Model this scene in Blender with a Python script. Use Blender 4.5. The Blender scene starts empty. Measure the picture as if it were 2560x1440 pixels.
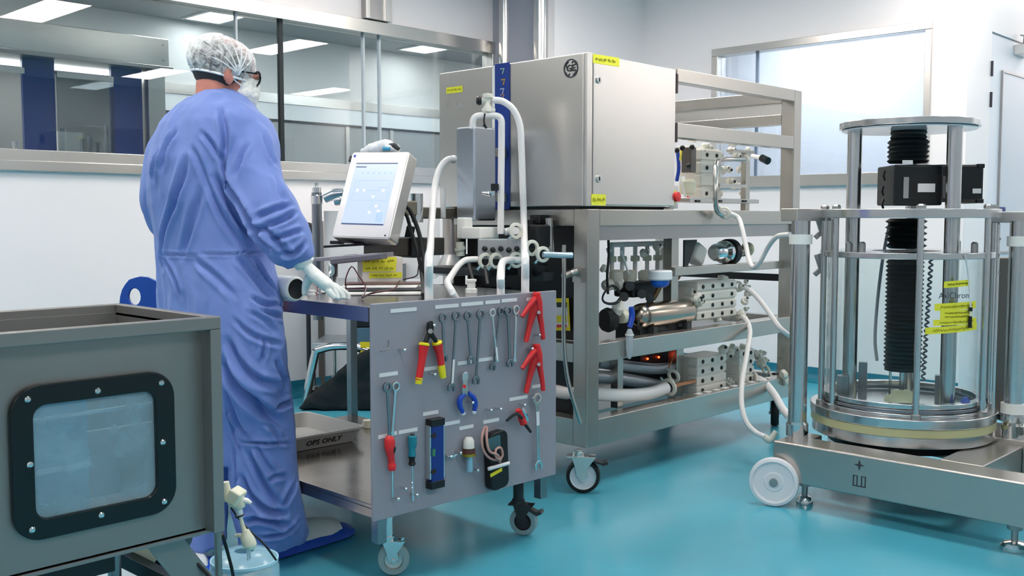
import bpy, bmesh, math, random
from mathutils import Vector, Matrix, noise
from mathutils.bvhtree import BVHTree
random.seed(7)
C = bpy.context.scene.collection
PI = math.pi
# ------------------------------------------------------------------ camera solution
F = 2527.0; HP = 177.0; CH = 1.18
pitch = math.atan(HP / F); az = math.atan2(2440, math.hypot(F, HP))
_fh = (math.cos(az), math.sin(az)); RT = Vector((math.sin(az), -math.cos(az), 0))
FW = Vector((_fh[0]*math.cos(pitch), _fh[1]*math.cos(pitch), -math.sin(pitch)))
UP = Vector((_fh[0]*math.sin(pitch), _fh[1]*math.sin(pitch), math.cos(pitch)))
def P(px, py, X=None, Y=None, Z=None, D=None):
    """survey helper: world point seen at (px,py) on a known plane or at horizontal distance D"""
    d = FW + RT*((px-1280)/F) + UP*((720-py)/F)
    if X is not None: t = X/d.x
    elif Y is not None: t = Y/d.y
    elif Z is not None: t = (Z-CH)/d.z
    else: t = D/(d.x*_fh[0]+d.y*_fh[1])
    return Vector((d.x*t, d.y*t, CH+d.z*t))
# ------------------------------------------------------------------ materials
def lin(c):
    if isinstance(c, str):
        c = c.lstrip('#'); c = [int(c[i:i+2], 16)/255 for i in (0, 2, 4)]
    return tuple((x/12.92 if x <= .04045 else ((x+.055)/1.055)**2.4) for x in c)+(1,)
MATS = {}
def mat(name, col, rough=.5, metal=0., bump=0., bscale=40., stretch=(1, 1, 1), var=0., emit=None, estr=0., spec=.5,
        coat=0., trans=0., ior=1.45, alpha=1., var_scale=3., sheen=0.):
    m = bpy.data.materials.new(name); m.use_nodes = True
    nt = m.node_tree; N = nt.nodes; L = nt.links
    b = N['Principled BSDF']
    col = lin(col)
    b.inputs['Base Color'].default_value = col
    b.inputs['Roughness'].default_value = rough
    b.inputs['Metallic'].default_value = metal
    b.inputs['Specular IOR Level'].default_value = spec
    b.inputs['Coat Weight'].default_value = coat
    b.inputs['Coat Roughness'].default_value = .12
    b.inputs['Transmission Weight'].default_value = trans
    b.inputs['IOR'].default_value = ior
    b.inputs['Alpha'].default_value = alpha
    b.inputs['Sheen Weight'].default_value = sheen
    if emit:
        b.inputs['Emission Color'].default_value = lin(emit); b.inputs['Emission Strength'].default_value = estr
    if bump or var:
        tc = N.new('ShaderNodeTexCoord'); mp = N.new('ShaderNodeMapping'); mp.inputs['Scale'].default_value = stretch
        L.new(tc.outputs['Object'], mp.inputs['Vector'])
        if bump:
            n = N.new('ShaderNodeTexNoise'); n.inputs['Scale'].default_value = bscale; n.inputs['Detail'].default_value = 4
            L.new(mp.outputs['Vector'], n.inputs['Vector'])
            bp = N.new('ShaderNodeBump'); bp.inputs['Strength'].default_value = bump; bp.inputs['Distance'].default_value = .01
            L.new(n.outputs['Fac'], bp.inputs['Height']); L.new(bp.outputs['Normal'], b.inputs['Normal'])
        if var:
            n = N.new('ShaderNodeTexNoise'); n.inputs['Scale'].default_value = var_scale; n.inputs['Detail'].default_value = 5
            L.new(tc.outputs['Object'], n.inputs['Vector'])
            r = N.new('ShaderNodeValToRGB'); r.color_ramp.elements[0].position = .3; r.color_ramp.elements[1].position = .7
            r.color_ramp.elements[0].color = tuple(c*(1-var) for c in col[:3])+(1,)
            r.color_ramp.elements[1].color = tuple(min(1, c*(1+var)) for c in col[:3])+(1,)
            L.new(n.outputs['Fac'], r.inputs['Fac']); L.new(r.outputs['Color'], b.inputs['Base Color'])
            if metal > .5:
                mr = N.new('ShaderNodeMapRange'); mr.inputs['To Min'].default_value = rough*.8; mr.inputs['To Max'].default_value = rough*1.25
                L.new(n.outputs['Fac'], mr.inputs['Value']); L.new(mr.outputs['Result'], b.inputs['Roughness'])
    MATS[name] = m
    return m
def glass(name, tint='#ffffff', f0=.05, power=3., rough=.0):
    """thin clear sheet: transparent film mixed with a mirror that strengthens at grazing angles"""
    m = bpy.data.materials.new(name); m.use_nodes = True
    nt = m.node_tree; N = nt.nodes; L = nt.links; N.clear()
    out = N.new('ShaderNodeOutputMaterial'); mx = N.new('ShaderNodeMixShader')
    tr = N.new('ShaderNodeBsdfTransparent'); tr.inputs['Color'].default_value = lin(tint)
    gl = N.new('ShaderNodeBsdfGlossy'); gl.inputs['Roughness'].default_value = rough
    lw = N.new('ShaderNodeLayerWeight'); lw.inputs['Blend'].default_value = .5
    pw = N.new('ShaderNodeMath'); pw.operation = 'POWER'; pw.inputs[1].default_value = power
    mr = N.new('ShaderNodeMapRange'); mr.inputs['To Min'].default_value = f0; mr.inputs['To Max'].default_value = 1
    L.new(lw.outputs['Facing'], pw.inputs[0]); L.new(pw.outputs[0], mr.inputs['Value'])
    L.new(mr.outputs['Result'], mx.inputs['Fac']); L.new(tr.outputs[0], mx.inputs[1]); L.new(gl.outputs[0], mx.inputs[2])
    L.new(mx.outputs[0], out.inputs['Surface'])
    MATS[name] = m
    return m
# ------------------------------------------------------------------ objects
def tag(o, label=None, cat=None, group=None, kind=None):
    if label: o['label'] = label
    if cat: o['category'] = cat
    if group: o['group'] = group
    if kind: o['kind'] = kind
    return o
def thing(name, loc, label, cat, group=None, rz=0.):
    o = bpy.data.objects.new(name, None); C.objects.link(o)
    o.empty_display_size = .05
    o.location = loc; o.rotation_euler = (0, 0, rz)
    return tag(o, label, cat, group)
def offset_of(o):
    v = Vector((0, 0, 0))
    while o is not None:
        v += o.location; o = o.parent
    return v
def copy_tree(o, parent=None):
    c = o.copy(); C.objects.link(c); c.parent = parent
    for ch in [k for k in bpy.data.objects if k.parent is o]:
        copy_tree(ch, c)
    return c
def catmull(pts, n=8):
    pts = [Vector(p) for p in pts]
    if len(pts) < 3 or n <= 1: return pts
    q = [pts[0]*2-pts[1]]+pts+[pts[-1]*2-pts[-2]]; out = []
    for i in range(1, len(q)-2):
        a, b, c, d = q[i-1:i+3]
        for k in range(n):
            t = k/n
            out.append(.5*((2*b)+(c-a)*t+(2*a-5*b+4*c-d)*t*t+(-a+3*b-3*c+d)*t**3))
    out.append(pts[-1]); return out
class MB:
    """collects shapes and links them as one mesh object"""
    def __init__(s): s.v = []; s.f = []; s.m = []; s.cur = 0
    def add(s, vs, fs):
        o = len(s.v); s.v += [Vector(v) for v in vs]; s.f += [tuple(i+o for i in f) for f in fs]; s.m += [s.cur]*len(fs); return s
    def slot(s, i): s.cur = i; return s
    def box(s, x0, x1, y0, y1, z0, z1):
        x0, x1 = sorted((x0, x1)); y0, y1 = sorted((y0, y1)); z0, z1 = sorted((z0, z1))
        return s.add([(x0, y0, z0), (x1, y0, z0), (x1, y1, z0), (x0, y1, z0), (x0, y0, z1), (x1, y0, z1), (x1, y1, z1), (x0, y1, z1)],
                     [(0, 3, 2, 1), (4, 5, 6, 7), (0, 1, 5, 4), (1, 2, 6, 5), (2, 3, 7, 6), (3, 0, 4, 7)])
    def obox(s, c, sz, M=None):
        c = Vector(c); h = [k/2 for k in sz]; M = M or Matrix.Identity(3)
        vs = [c+M@Vector((a*h[0], b*h[1], d*h[2])) for d in (-1, 1) for (a, b) in ((-1, -1), (1, -1), (1, 1), (-1, 1))]
        return s.add(vs, [(0, 3, 2, 1), (4, 5, 6, 7), (0, 1, 5, 4), (1, 2, 6, 5), (2, 3, 7, 6), (3, 0, 4, 7)])
    def bar(s, p, q, w, h, up=(0, 0, 1)):
        p = Vector(p); q = Vector(q); d = (q-p).normalized(); u = Vector(up)
        sd = d.cross(u)
        if sd.length < 1e-5: sd = d.cross(Vector((1, 0, 0)))
        sd.normalize(); u = sd.cross(d).normalized()
        vs = [k+sd*(a*w/2)+u*(b*h/2) for k in (p, q) for (a, b) in ((-1, -1), (1, -1), (1, 1), (-1, 1))]
        return s.add(vs, [(0, 1, 2, 3), (7, 6, 5, 4), (1, 0, 4, 5), (2, 1, 5, 6), (3, 2, 6, 7), (0, 3, 7, 4)])
    def rings(s, rings, cap0=True, cap1=True, closed=False):
        n = len(rings[0]); vs = [p for r in rings for p in r]; fs = []
        R = len(rings)
        for i in range(R if closed else R-1):
            a = i*n; b = ((i+1) % R)*n
            for j in range(n):
                k = (j+1) % n; fs.append((a+j, a+k, b+k, b+j))
        if not closed:
            if cap0: fs.append(tuple(range(n-1, -1, -1)))
            if cap1: fs.append(tuple((R-1)*n+j for j in range(n)))
        return s.add(vs, fs)
    def cyl(s, p, q, r0, r1=None, seg=20, cap=True):
        r1 = r0 if r1 is None else r1
        return s.tube([p, q], [r0, r1], seg, 1, cap)
    def tube(s, pts, r, seg=12, sub=6, cap=True, flat=1.):
        n0 = len(pts); c = catmull(pts, sub) if n0 > 2 else [Vector(p) for p in pts]
        m = len(c)
        if isinstance(r, (list, tuple)):
            rr = []
            for i in range(m):
                t = i/(m-1)*(len(r)-1); k = min(int(t), len(r)-2); rr.append(r[k]+(r[k+1]-r[k])*(t-k))
        else: rr = [r]*m
        T = [(c[min(i+1, m-1)]-c[max(i-1, 0)]).normalized() for i in range(m)]
        u = T[0].orthogonal().normalized(); rg = []
        for i in range(m):
            u = (u-T[i]*u.dot(T[i])).normalized(); w = T[i].cross(u)
            rg.append([c[i]+(u*math.cos(2*PI*j/seg)+w*math.sin(2*PI*j/seg)*flat)*rr[i] for j in range(seg)])
        return s.rings(rg, cap, cap)
    def lathe(s, prof, o=(0, 0, 0), ax=(0, 0, 1), seg=32, closed=False, cap=True):
        """prof: list of (radius, height along axis)"""
        o = Vector(o); ax = Vector(ax).normalized(); u = ax.orthogonal().normalized(); w = ax.cross(u)
        rg = [[o+ax*h+(u*math.cos(2*PI*j/seg)+w*math.sin(2*PI*j/seg))*max(r, 1e-5) for j in range(seg)] for r, h in prof]
        return s.rings(rg, cap, cap, closed)
    def sphere(s, c, r, seg=16, rg=8, ax=(0, 0, 1), sq=1.):
        return s.lathe([(r*math.sin(PI*i/rg), -r*sq*math.cos(PI*i/rg)) for i in range(rg+1)], c, ax, seg, cap=False)
    def prism(s, out, o, u, v, d):
        """2D outline (u,v) at origin o extruded by vector d"""
        o = Vector(o); u = Vector(u); v = Vector(v); d = Vector(d); n = len(out)
        a = [o+u*x+v*y for x, y in out]; b = [p+d for p in a]
        fs = [tuple(range(n-1, -1, -1)), tuple(range(n, 2*n))]+[(i, (i+1) % n, n+(i+1) % n, n+i) for i in range(n)]
        return s.add(a+b, fs)
    def ringplate(s, outer, inner, o, u, v, d):
        """flat plate with a hole; the two outlines have the same point count"""
        o = Vector(o); u = Vector(u); v = Vector(v); d = Vector(d); n = len(outer)
        A = [o+u*x+v*y for x, y in outer]; B = [o+u*x+v*y for x, y in inner]
        vs = A+B+[p+d for p in A]+[p+d for p in B]; fs = []
        for i in range(n):
            k = (i+1) % n
            fs += [(i, n+i, n+k, k), (2*n+i, 2*n+k, 3*n+k, 3*n+i), (i, k, 2*n+k, 2*n+i), (n+i, 3*n+i, 3*n+k, n+k)]
        return s.add(vs, fs)
    def build(s, name, m, parent=None, bevel=0., world=True, smooth=True, ang=35, seg=2, fix=True):
        me = bpy.data.meshes.new(name)
        off = offset_of(parent) if (parent is not None and world) else Vector((0, 0, 0))
        me.from_pydata([tuple(v-off) for v in s.v], [], s.f); me.validate()
        ms = m if isinstance(m, (list, tuple)) else [m]
        for k in ms: me.materials.append(k)
        if len(ms) > 1 and len(me.polygons) == len(s.m):
            me.polygons.foreach_set('material_index', s.m)
        if fix:
            bm = bmesh.new(); bm.from_mesh(me); bmesh.ops.recalc_face_normals(bm, faces=bm.faces); bm.to_mesh(me); bm.free()
        if smooth:
            me.polygons.foreach_set('use_smooth', [True]*len(me.polygons))
            me.set_sharp_from_angle(angle=math.radians(ang))
        me.update()
        o = bpy.data.objects.new(name, me); C.objects.link(o)
        if parent is not None: o.parent = parent
        if bevel:
            b = o.modifiers.new('Bevel', 'BEVEL'); b.width = bevel; b.segments = seg; b.limit_method = 'ANGLE'; b.angle_limit = math.radians(40)
            b.harden_normals = True
        return o
def rrect(w, h, r, n=5, cx=0., cy=0.):
    o = []
    for (sx, sy, a0) in ((1, 1, 0), (-1, 1, 90), (-1, -1, 180), (1, -1, 270)):
        for i in range(n+1):
            a = math.radians(a0+90*i/n); o.append((cx+sx*(w/2-r)+r*math.cos(a), cy+sy*(h/2-r)+r*math.sin(a)))
    return o
def text(s, size, m, parent, o, u, v, depth=.0006, name='lettering', align='CENTER', bold=0., sx=1.):
    cu = bpy.data.curves.new(name, 'FONT'); cu.body = s; cu.size = size; cu.align_x = align; cu.align_y = 'CENTER'
    cu.extrude = depth; cu.resolution_u = 2; cu.offset = bold
    t = bpy.data.objects.new('t', cu); C.objects.link(t)
    dg = bpy.context.evaluated_depsgraph_get(); me = bpy.data.meshes.new_from_object(t.evaluated_get(dg))
    bpy.data.objects.remove(t); me.name = name
    u = Vector(u).normalized(); v = Vector(v).normalized(); n = u.cross(v)
    M = Matrix((u*sx, v, n)).transposed().to_4x4(); M.translation = Vector(o)-offset_of(parent)
    me.transform(M); me.materials.clear(); me.materials.append(m)
    ob = bpy.data.objects.new(name, me); C.objects.link(ob); ob.parent = parent
    return ob
def tape(mb, o, u, v, w, h, n, thick=.0008, curl=0.):
    """a strip of label tape lying on a surface"""
    mb.prism([(-w/2, -h/2), (w/2, -h/2), (w/2, h/2), (-w/2, h/2)], Vector(o), u, v, Vector(n)*thick)
def scribble(mb, o, u, v, w, h, n, k=9, r=.0008, seed=0):
    """an unreadable handwritten line"""
    rd = random.Random(seed); o = Vector(o); u = Vector(u); v = Vector(v); n = Vector(n)
    x = -w/2
    while x < w/2-.004:
        L = min(rd.uniform(.012, .03), w/2-x); pts = []
        m = max(3, int(L/.004))
        for i in range(m+1):
            pts.append(o+u*(x+L*i/m)+v*((h/2)*(1 if i % 2 else -1)*rd.uniform(.3, 1))+n*.001)
        mb.tube(pts, r, 4, 2); x += L+rd.uniform(.005, .01)
# common materials
STEEL = mat('brushed_steel', '#d8d5d1', .3, 1., bump=.02, bscale=60, stretch=(1, 1, 12))
STEEL_H = mat('brushed_steel_horizontal', '#d4d1cc', .26, 1., bump=.02, bscale=12, stretch=(1, 1, 30))
STEEL_D = mat('satin_steel_dull', '#a8a7a6', .38, 1., bump=.03, bscale=80, var=.06)
CHROME = mat('polished_steel', '#dcdcdc', .12, 1.)
CHROMEB = mat('machined_steel', '#cfcfcf', .2, 1., bump=.03, bscale=30, stretch=(1, 1, 20))
WALL = mat('wall_panel_white', '#ebe8ea', .45, spec=.3)
WHITEP = mat('white_plastic', '#e8e8e4', .4)
SILIC = mat('white_silicone_hose', '#e6e4e4', .42, spec=.5, bump=.02, bscale=200)
CREAM = mat('cream_plastic', '#d9d9c4', .45)
BLACKP = mat('black_plastic', '#101216', .4)
BLACKR = mat('black_rubber', '#0d1215', .55)
DARKG = mat('dark_grey_plastic', '#2c3034', .5)
GREYR = mat('grey_rubber', '#6f7f84', .55)
YELLOW = mat('yellow_tape', '#e6e33c', .55)
YINK = mat('olive_ink', '#8f8c22', .6)
WTAPE = mat('white_label_tape', '#dcdde0', .5)
RED = mat('red_plastic', '#d1262b', .35)
BLUE = mat('blue_plastic', '#1a46b0', .4)
TEAL = mat('teal_plastic', '#15798c', .4)
YPL = mat('yellow_plastic', '#e3d21f', .4)
ENAMEL = mat('painted_grey_panel', '#92919b', .5, bump=.02, bscale=120)
PAPER = mat('paper_white', '#e4e0da', .7)
GEGREY = mat('dark_emblem', '#3a3a40', .5)
# ================================================================== setting
YL = 5.62      # window wall
XR = 6.70      # far right wall
YB = 4.98      # wall beyond the pipe shaft
XJ = 5.62
CZ = 3.0
floor_m = mat('teal_epoxy_floor', '#4ba5bc', .2, var=.12, var_scale=1.3, spec=.6, bump=.015, bscale=9)
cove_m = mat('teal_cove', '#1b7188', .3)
def struct(name, mb, m, **k):
    o = mb.build(name, m, **k); o['kind'] = 'structure'; return o
struct('floor', MB().box(-2.6, 9.2, -2.4, YL+.1, -.1, 0), floor_m)
SILL = 1.425; STOP = 1.54; HEAD0 = 2.44; HEAD1 = 2.53
XJ0 = P(1232, 125, Y=YL).x
# window wall with one long opening
w = MB()
w.box(-2.6, XJ, YL, YL+.1, 0, SILL); w.box(-2.6, XJ, YL, YL+.1, HEAD1, CZ); w.box(XJ0, XJ, YL, YL+.1, SILL, HEAD1)
struct('wall_left', w, WALL, smooth=False)
struct('wall_return', MB().box(XJ, XJ+.1, YB+.1, YL+.1, 0, CZ), mat('wall_panel_grey', '#a4a6b2', .45), smooth=False)
w = MB().box(XJ, XR+.1, YB, YB+.1, 0, CZ)
struct('wall_back', w, WALL, smooth=False)
# right wall with its own window
ry0 = P(2333, 60, X=XR).y; ry1 = P(1782, 130, X=XR).y; YC = P(2422, 100, X=XR).y
RS0 = 1.40; RS1 = 1.485; RH = 2.455
w = MB(); w.box(XR, XR+.1, YC, YB, 0, RS0); w.box(XR, XR+.1, YC, YB, RH, CZ); w.box(XR, XR+.1, YC, ry0, RS0, RH); w.box(XR, XR+.1, ry1, YB, RS0, RH)
struct('wall_right', w, WALL, smooth=False)
# wall with the door, running away from the corner
w = MB(); dx0 = P(2480, 100, Y=YC).x; dtop = P(2480, 78, Y=YC).z; dx1 = dx0+1.02
w.box(XR+.1, dx0, YC, YC+.1, 0, CZ); w.box(dx0, dx1, YC, YC+.1, dtop, CZ); w.box(dx1, 9.2, YC, YC+.1, 0, CZ)
struct('wall_doorway', w, WALL, smooth=False)
struct('wall_rear', MB().box(-2.6, 9.2, -2.5, -2.4, 0, CZ), mat('wall_panel_slate', '#b4b5b9', .5), smooth=False)
struct('wall_side', MB().box(-2.7, -2.6, -2.5, YL+.1, 0, CZ), MATS['wall_panel_slate'], smooth=False)
struct('wall_far', MB().box(9.2, 9.3, -2.5, YC+.1, 0, CZ), WALL, smooth=False)
struct('ceiling', MB().box(-2.7, 9.3, -2.5, YL+.1, CZ, CZ+.1), mat('ceiling_white', '#e9ecee', .6), smooth=False)
# coved skirting, swept up from the floor
def cove(name, a, b, n):
    a = Vector(a); b = Vector(b); n = Vector(n)
    prof = [(0, .0), (.07, .0), (.07, .004), (.04, .012), (.02, .03), (.012, .06), (.01, .105), (0, .105)]
    r = [[p+n*x+Vector((0, 0, z)) for x, z in prof] for p in (a, b)]
    struct(name, MB().rings(r), cove_m, ang=50)
cove('baseboard_left', (-2.6, YL, .0), (XJ, YL, .0), (0, -1, 0))
cove('baseboard_back', (XJ, YB, 0), (XR, YB, 0), (0, -1, 0))
cove('baseboard_right', (XR, YC, 0), (XR, YB, 0), (-1, 0, 0))
# ---------------- window 1 (long, steel framed, butt-jointed glass)
def frame_bar(name, a, b, w, h, parent, m=STEEL_H): return MB().box(a[0], b[0], a[1], b[1], a[2], b[2]).build(name, m, parent, bevel=.003)
GL = glass('window_glass', '#d3dadd', .06, 2.6)
w1 = thing('window_1', (2, YL, SILL), None, None); w1['kind'] = 'structure'
wx0 = -2.6
MB().box(wx0, XJ0, YL-.035, YL+.10, SILL, SILL+.055).box(wx0, XJ0, YL-.012, YL+.10, SILL+.055, STOP).build('window_sill', STEEL_H, w1, bevel=.003)
MB().box(wx0, XJ0, YL-.03, YL+.10, HEAD0, HEAD1).build('window_head', STEEL_H, w1, bevel=.003)
MB().box(XJ0-.02, XJ0+.03, YL-.02, YL+.1, SILL, HEAD1).build('window_jamb', STEEL, w1, bevel=.003)
MB().box(wx0, XJ0-.02, YL+.03, YL+.04, STOP, HEAD0).build('pane', GL, w1, smooth=False)
seal_m = mat('black_glazing_seal', '#0c1a20', .5)
sx = P(709, 200, Y=YL).x
MB().box(sx-.014, sx+.014, YL+.02, YL+.05, STOP, HEAD0).build('seal_or_reflection', seal_m, w1)
pale_strip = mat('pale_window_strip', '#b9c2c9', .3)
for px in (597, 915, 955):  # white lines mirrored in the glass, built as pale strips
    x = P(px, 100, Y=YL).x; MB().box(x-.006, x+.006, YL+.022, YL+.05, STOP, HEAD0).build('seal_or_reflection', pale_strip, w1)
# metal cover box above the window head
bx0 = P(903, 20, Y=YL).x; bx1 = P(966, 20, Y=YL).x
b = thing('cover_channel', ((bx0+bx1)/2, YL-.03, 2.54), 'narrow stainless cover channel on the wall above the long window', 'cover channel')
MB().box(bx0, bx1, YL-.05, YL, 2.535, CZ).build('channel_body', STEEL_D, b, bevel=.003)
MB().box(bx0, bx0+.03, YL-.06, YL-.045, 2.535, CZ).box(bx1-.06, bx1, YL-.06, YL-.045, 2.535, CZ).build('channel_flange', STEEL, b, bevel=.002)
# ---------------- window 2 in the right wall
w2 = thing('window_2', (XR, (ry0+ry1)/2, RS0), None, None); w2['kind'] = 'structure'
fr = MB(); t = .055
fr.box(XR-.02, XR+.1, ry0, ry1, RH-t, RH).box(XR-.02, XR+.1, ry0, ry0+t*.8, RS0, RH-t).box(XR-.02, XR+.1, ry1-t, ry1, RS0, RH-t)
fr.build('window_frame', STEEL_H, w2, bevel=.004)
MB().box(XR-.035, XR+.1, ry0, ry1, RS0, RS1).build('window_sill', STEEL_H, w2, bevel=.004)
MB().box(XR+.03, XR+.04, ry0+t*.8, ry1-t, RS1, RH-t).build('pane', glass('far_window_glass', '#dfe6ee', .10, 2.2), w2, smooth=False)
ym = P(1885, 160, X=XR).y
MB().box(XR+.045, XR+.06, ym-.012, ym+.012, RS1, RH-t).build('mullion', pale_strip, w2)
# bright corridor behind window 2
struct('wall_corridor', MB().box(XR+1.5, XR+1.6, YC+.1, YB+1.2, 0, CZ), mat('corridor_panel', '#dbdad9', .5), smooth=False)
struct('wall_corridor_end', MB().box(XR+.1, XR+1.6, YB+1.2, YB+1.3, 0, CZ), MATS['corridor_panel'], smooth=False)
struct('floor_corridor', MB().box(XR+.1, XR+1.6, YC+.1, YB+1.3, -.1, 0), mat('corridor_floor', '#8d9193', .4), smooth=False)
struct('ceiling_corridor', MB().box(XR+.1, XR+1.6, YC+.1, YB+1.3, CZ, CZ+.1), MATS['corridor_panel'], smooth=False)
# ---------------- door at the right edge
d = thing('door_1', ((dx0+dx1)/2, YC, 0), None, None); d['kind'] = 'structure'
doorm = mat('door_white', '#dfe2ea', .4)
MB().box(dx0+.004, dx1-.004, YC+.012, YC+.06, 0.01, dtop-.006).build('door_leaf', doorm, d, bevel=.002)
vx0 = P(2508, 200, Y=YC).x; vz = P(2508, 176, Y=YC).z; vzb = vz-1.25
MB().box(vx0-.012, vx0, YC-.004, YC+.02, vzb, vz).box(vx0, dx1-.15, YC-.004, YC+.02, vz-.012, vz).box(vx0, dx1-.15, YC-.004, YC+.02, vzb, vzb+.012).box(dx1-.162, dx1-.15, YC-.004, YC+.02, vzb, vz).build('door_window_frame', STEEL_D, d)
MB().box(vx0, dx1-.16, YC+.004, YC+.011, vzb+.01, vz-.01).build('pane', mat('door_pane', '#c5ccd6', .15), d)
for py in (172, 250):
    z = P(2478, py, Y=YC).z; MB().cyl((dx0, YC-.006, z-.05), (dx0, YC-.006, z+.05), .009, seg=10).build('hinge', mat('dark_hinge', '#4a4a50', .4, 1.), d) if py == 172 else MB().cyl((dx0, YC-.006, z-.05), (dx0, YC-.006, z+.05), .009, seg=10).build('hinge', MATS['dark_hinge'], d)
cz = dtop-.05; cxp = P(2540, 95, Y=YC).x
MB().box(cxp, cxp+.22, YC-.07, YC+.012, cz-.05, cz+.02).build('door_closer', STEEL, d, bevel=.006)
MB().bar((cxp+.02, YC-.05, cz+.03), (cxp-.13, YC-.1, cz+.05), .02, .01).bar((cxp-.13, YC-.1, cz+.05), (cxp+.05, YC-.02, cz+.09), .02, .01).build('closer_arm', STEEL_D, d)
# ---------------- service pipes in the shaft corner
def vpipe(px0, px1, Y, label):
    a = P(px0, 60, Y=Y); b2 = P(px1, 60, Y=Y); c = (a+b2)/2; r = (b2-a).dot(RT)/2
    t = thing('service_pipe', (c.x, c.y, 0), label, 'pipe')
    MB().cyl((c.x, c.y, 0.02), (c.x, c.y, CZ), r, seg=28).build('pipe_run', CHROMEB, t)
    MB().lathe([(r, 0), (r+.012, 0), (r+.012, .06), (r, .06)], (c.x, c.y, 1.2), seg=28).build('pipe_clamp', CHROME, t)
vpipe(1246, 1277, YL-.12, 'left of two vertical polished steel service pipes behind the cabinet')
vpipe(1334, 1372, YB+.12, 'right of two vertical polished steel service pipes, beside the white wall')
# ================================================================== room beyond window 1
YF = 8.0; AC = 2.83
aw = mat('far_room_panel', '#dcdcdb', .5)
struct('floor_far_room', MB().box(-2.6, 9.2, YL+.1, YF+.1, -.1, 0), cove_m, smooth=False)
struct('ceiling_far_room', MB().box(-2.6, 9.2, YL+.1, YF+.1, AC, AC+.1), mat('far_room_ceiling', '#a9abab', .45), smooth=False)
struct('wall_far_room_left', MB().box(-2.7, -2.6, YL+.1, YF+.1, 0, AC), aw, smooth=False)
struct('wall_far_room_right', MB().box(9.2, 9.3, YL+.1, YF+.1, 0, AC), aw, smooth=False)
struct('wall_far_room_back', MB().box(-2.6, 9.2, YF, YF+.1, 0, AC), aw, smooth=False)
LED = mat('led_panel', '#ffffff', .5, emit='#fff3ea', estr=13.0)
LEDF = mat('led_panel_far_room', '#ffffff', .5, emit='#fffaf4', estr=15.0)

# far wall of that room: steel rail over a white band, with a grey glazed screen below
struct('trim_far_rail', MB().box(-2.6, 9.2, YF-.03, YF, 2.215, 2.30), STEEL_H)
struct('trim_far_band', MB().box(-2.6, 9.2, YF-.02, YF, 2.07, 2.215), mat('band_white', '#e8ecee', .4))
struct('trim_far_edge', MB().box(-2.6, 9.2, YF-.025, YF, 2.05, 2.07), seal_m)
struct('window_3', MB().box(-2.6, 9.2, YF-.012, YF, .9, 2.05), mat('grey_screen', '#a2a5a5', .18, spec=.5), smooth=False)
for px in (865, 975): 
    x = P(px, 350, Y=YF).x; struct('trim_far_post', MB().box(x-.02, x+.02, YF-.03, YF, 0, 2.05), STEEL)
def ceiling_light(x0, x1, y0, y1, z, m, label, group):
    t = thing('ceiling_light', ((x0+x1)/2, (y0+y1)/2, z), label, 'ceiling light', group)
    f = .03
    MB().box(x0-f, x1+f, y0-f, y0, z-.012, z).box(x0-f, x1+f, y1, y1+f, z-.012, z).box(x0-f, x0, y0, y1, z-.012, z).box(x1, x1+f, y0, y1, z-.012, z).build('light_frame', WHITEP, t)
    MB().box(x0, x1, y0, y1, z-.008, z-.001).build('diffuser', m, t, smooth=False)
ceiling_light(4.25, 4.55, 7.45, 7.84, AC, LEDF, 'small square ceiling light in the room behind the glass, above the hair net', 'far room lights')
ceiling_light(6.48, 6.80, 7.35, 7.76, AC, LEDF, 'small square ceiling light in the room behind the glass, near the service pipes', 'far room lights')
for x in (.4, 1.9, 3.4, 4.9, 6.4, 7.9): ceiling_light(x, x+.5, 6.1, 6.9, AC, LEDF, 'added unseen ceiling light close to the glass, brightening the far room', 'added far room lights')  # unseen panels added to brighten the far room
for x in (-1.5, 1.08, 3.665, 6.2, 8.75):
    for y in (-.95, 2.05, 4.3):
        if y > 2.3 and x > 5: continue
        w_ = .19; y0 = y-.55; y1 = y+.55
        if y == 2.05 and x == 6.2: y0, y1 = 1.4, 2.5
        ceiling_light(x-w_, x+w_, y0, y1, CZ, LED, 'long ceiling light panel added off the grid to brighten the wall near the pipes', 'room ceiling lights')
ceiling_light(4.8, 5.18, 3.1, 4.2, CZ, LED, 'long ceiling light panel added off the grid to brighten the wall near the pipes', 'room ceiling lights')  # extra panel out of view, added to lift the wall by the pipes
# ---------------- safety cabinet in the far room
HY = 6.4
h = thing('safety_cabinet', (2.2, 6.8, 0), 'stainless safety cabinet with blue side panels behind the long window at left', 'cabinet')
MB().box(1.0, 3.345, HY, HY+.75, 2.18, 2.365).build('cabinet_hood', STEEL, h, bevel=.008)
MB().box(1.0, 3.36, HY-.02, HY+.77, 2.155, 2.18).build('hood_lip', STEEL_D, h, bevel=.003)
for z in (2.22, 2.32):
    MB().cyl((3.3, HY-.004, z), (3.3, HY, z), .006, seg=8).build('screw', STEEL_D, h)
MB().box(3.20, 3.32, HY+.02, HY+.14, 0, 2.155).build('corner_post', STEEL, h, bevel=.004)
MB().box(1.1, 3.1, HY+.3, HY+.4, 2.14, 2.155).build('cabinet_lamp', mat('cabinet_led', '#ffffff', .5, emit='#fff8f0', estr=9.), h, smooth=False)
bl = mat('blue_cabinet_panel', '#123a86', .3)
x0, x1 = P(55, 250, Y=HY+.1).x, P(135, 250, Y=HY+.1).x
MB().box(x0, x1, HY+.08, HY+.11, 1.3, 2.16).build('blue_panel', bl, h)
x2, x3 = P(276, 250, Y=HY+.1).x, P(352, 250, Y=HY+.1).x
MB().box(x2, x3, HY+.08, HY+.11, 1.3, 2.16).build('blue_panel', bl, h)
MB().box(x1, x2, HY+.05, HY+.058, 1.4, 2.05).build('sash_glass', GL, h, smooth=False)
MB().box(x1, x2, HY+.045, HY+.062, 2.05, 2.085).build('sash_rail', STEEL_H, h)
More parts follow.
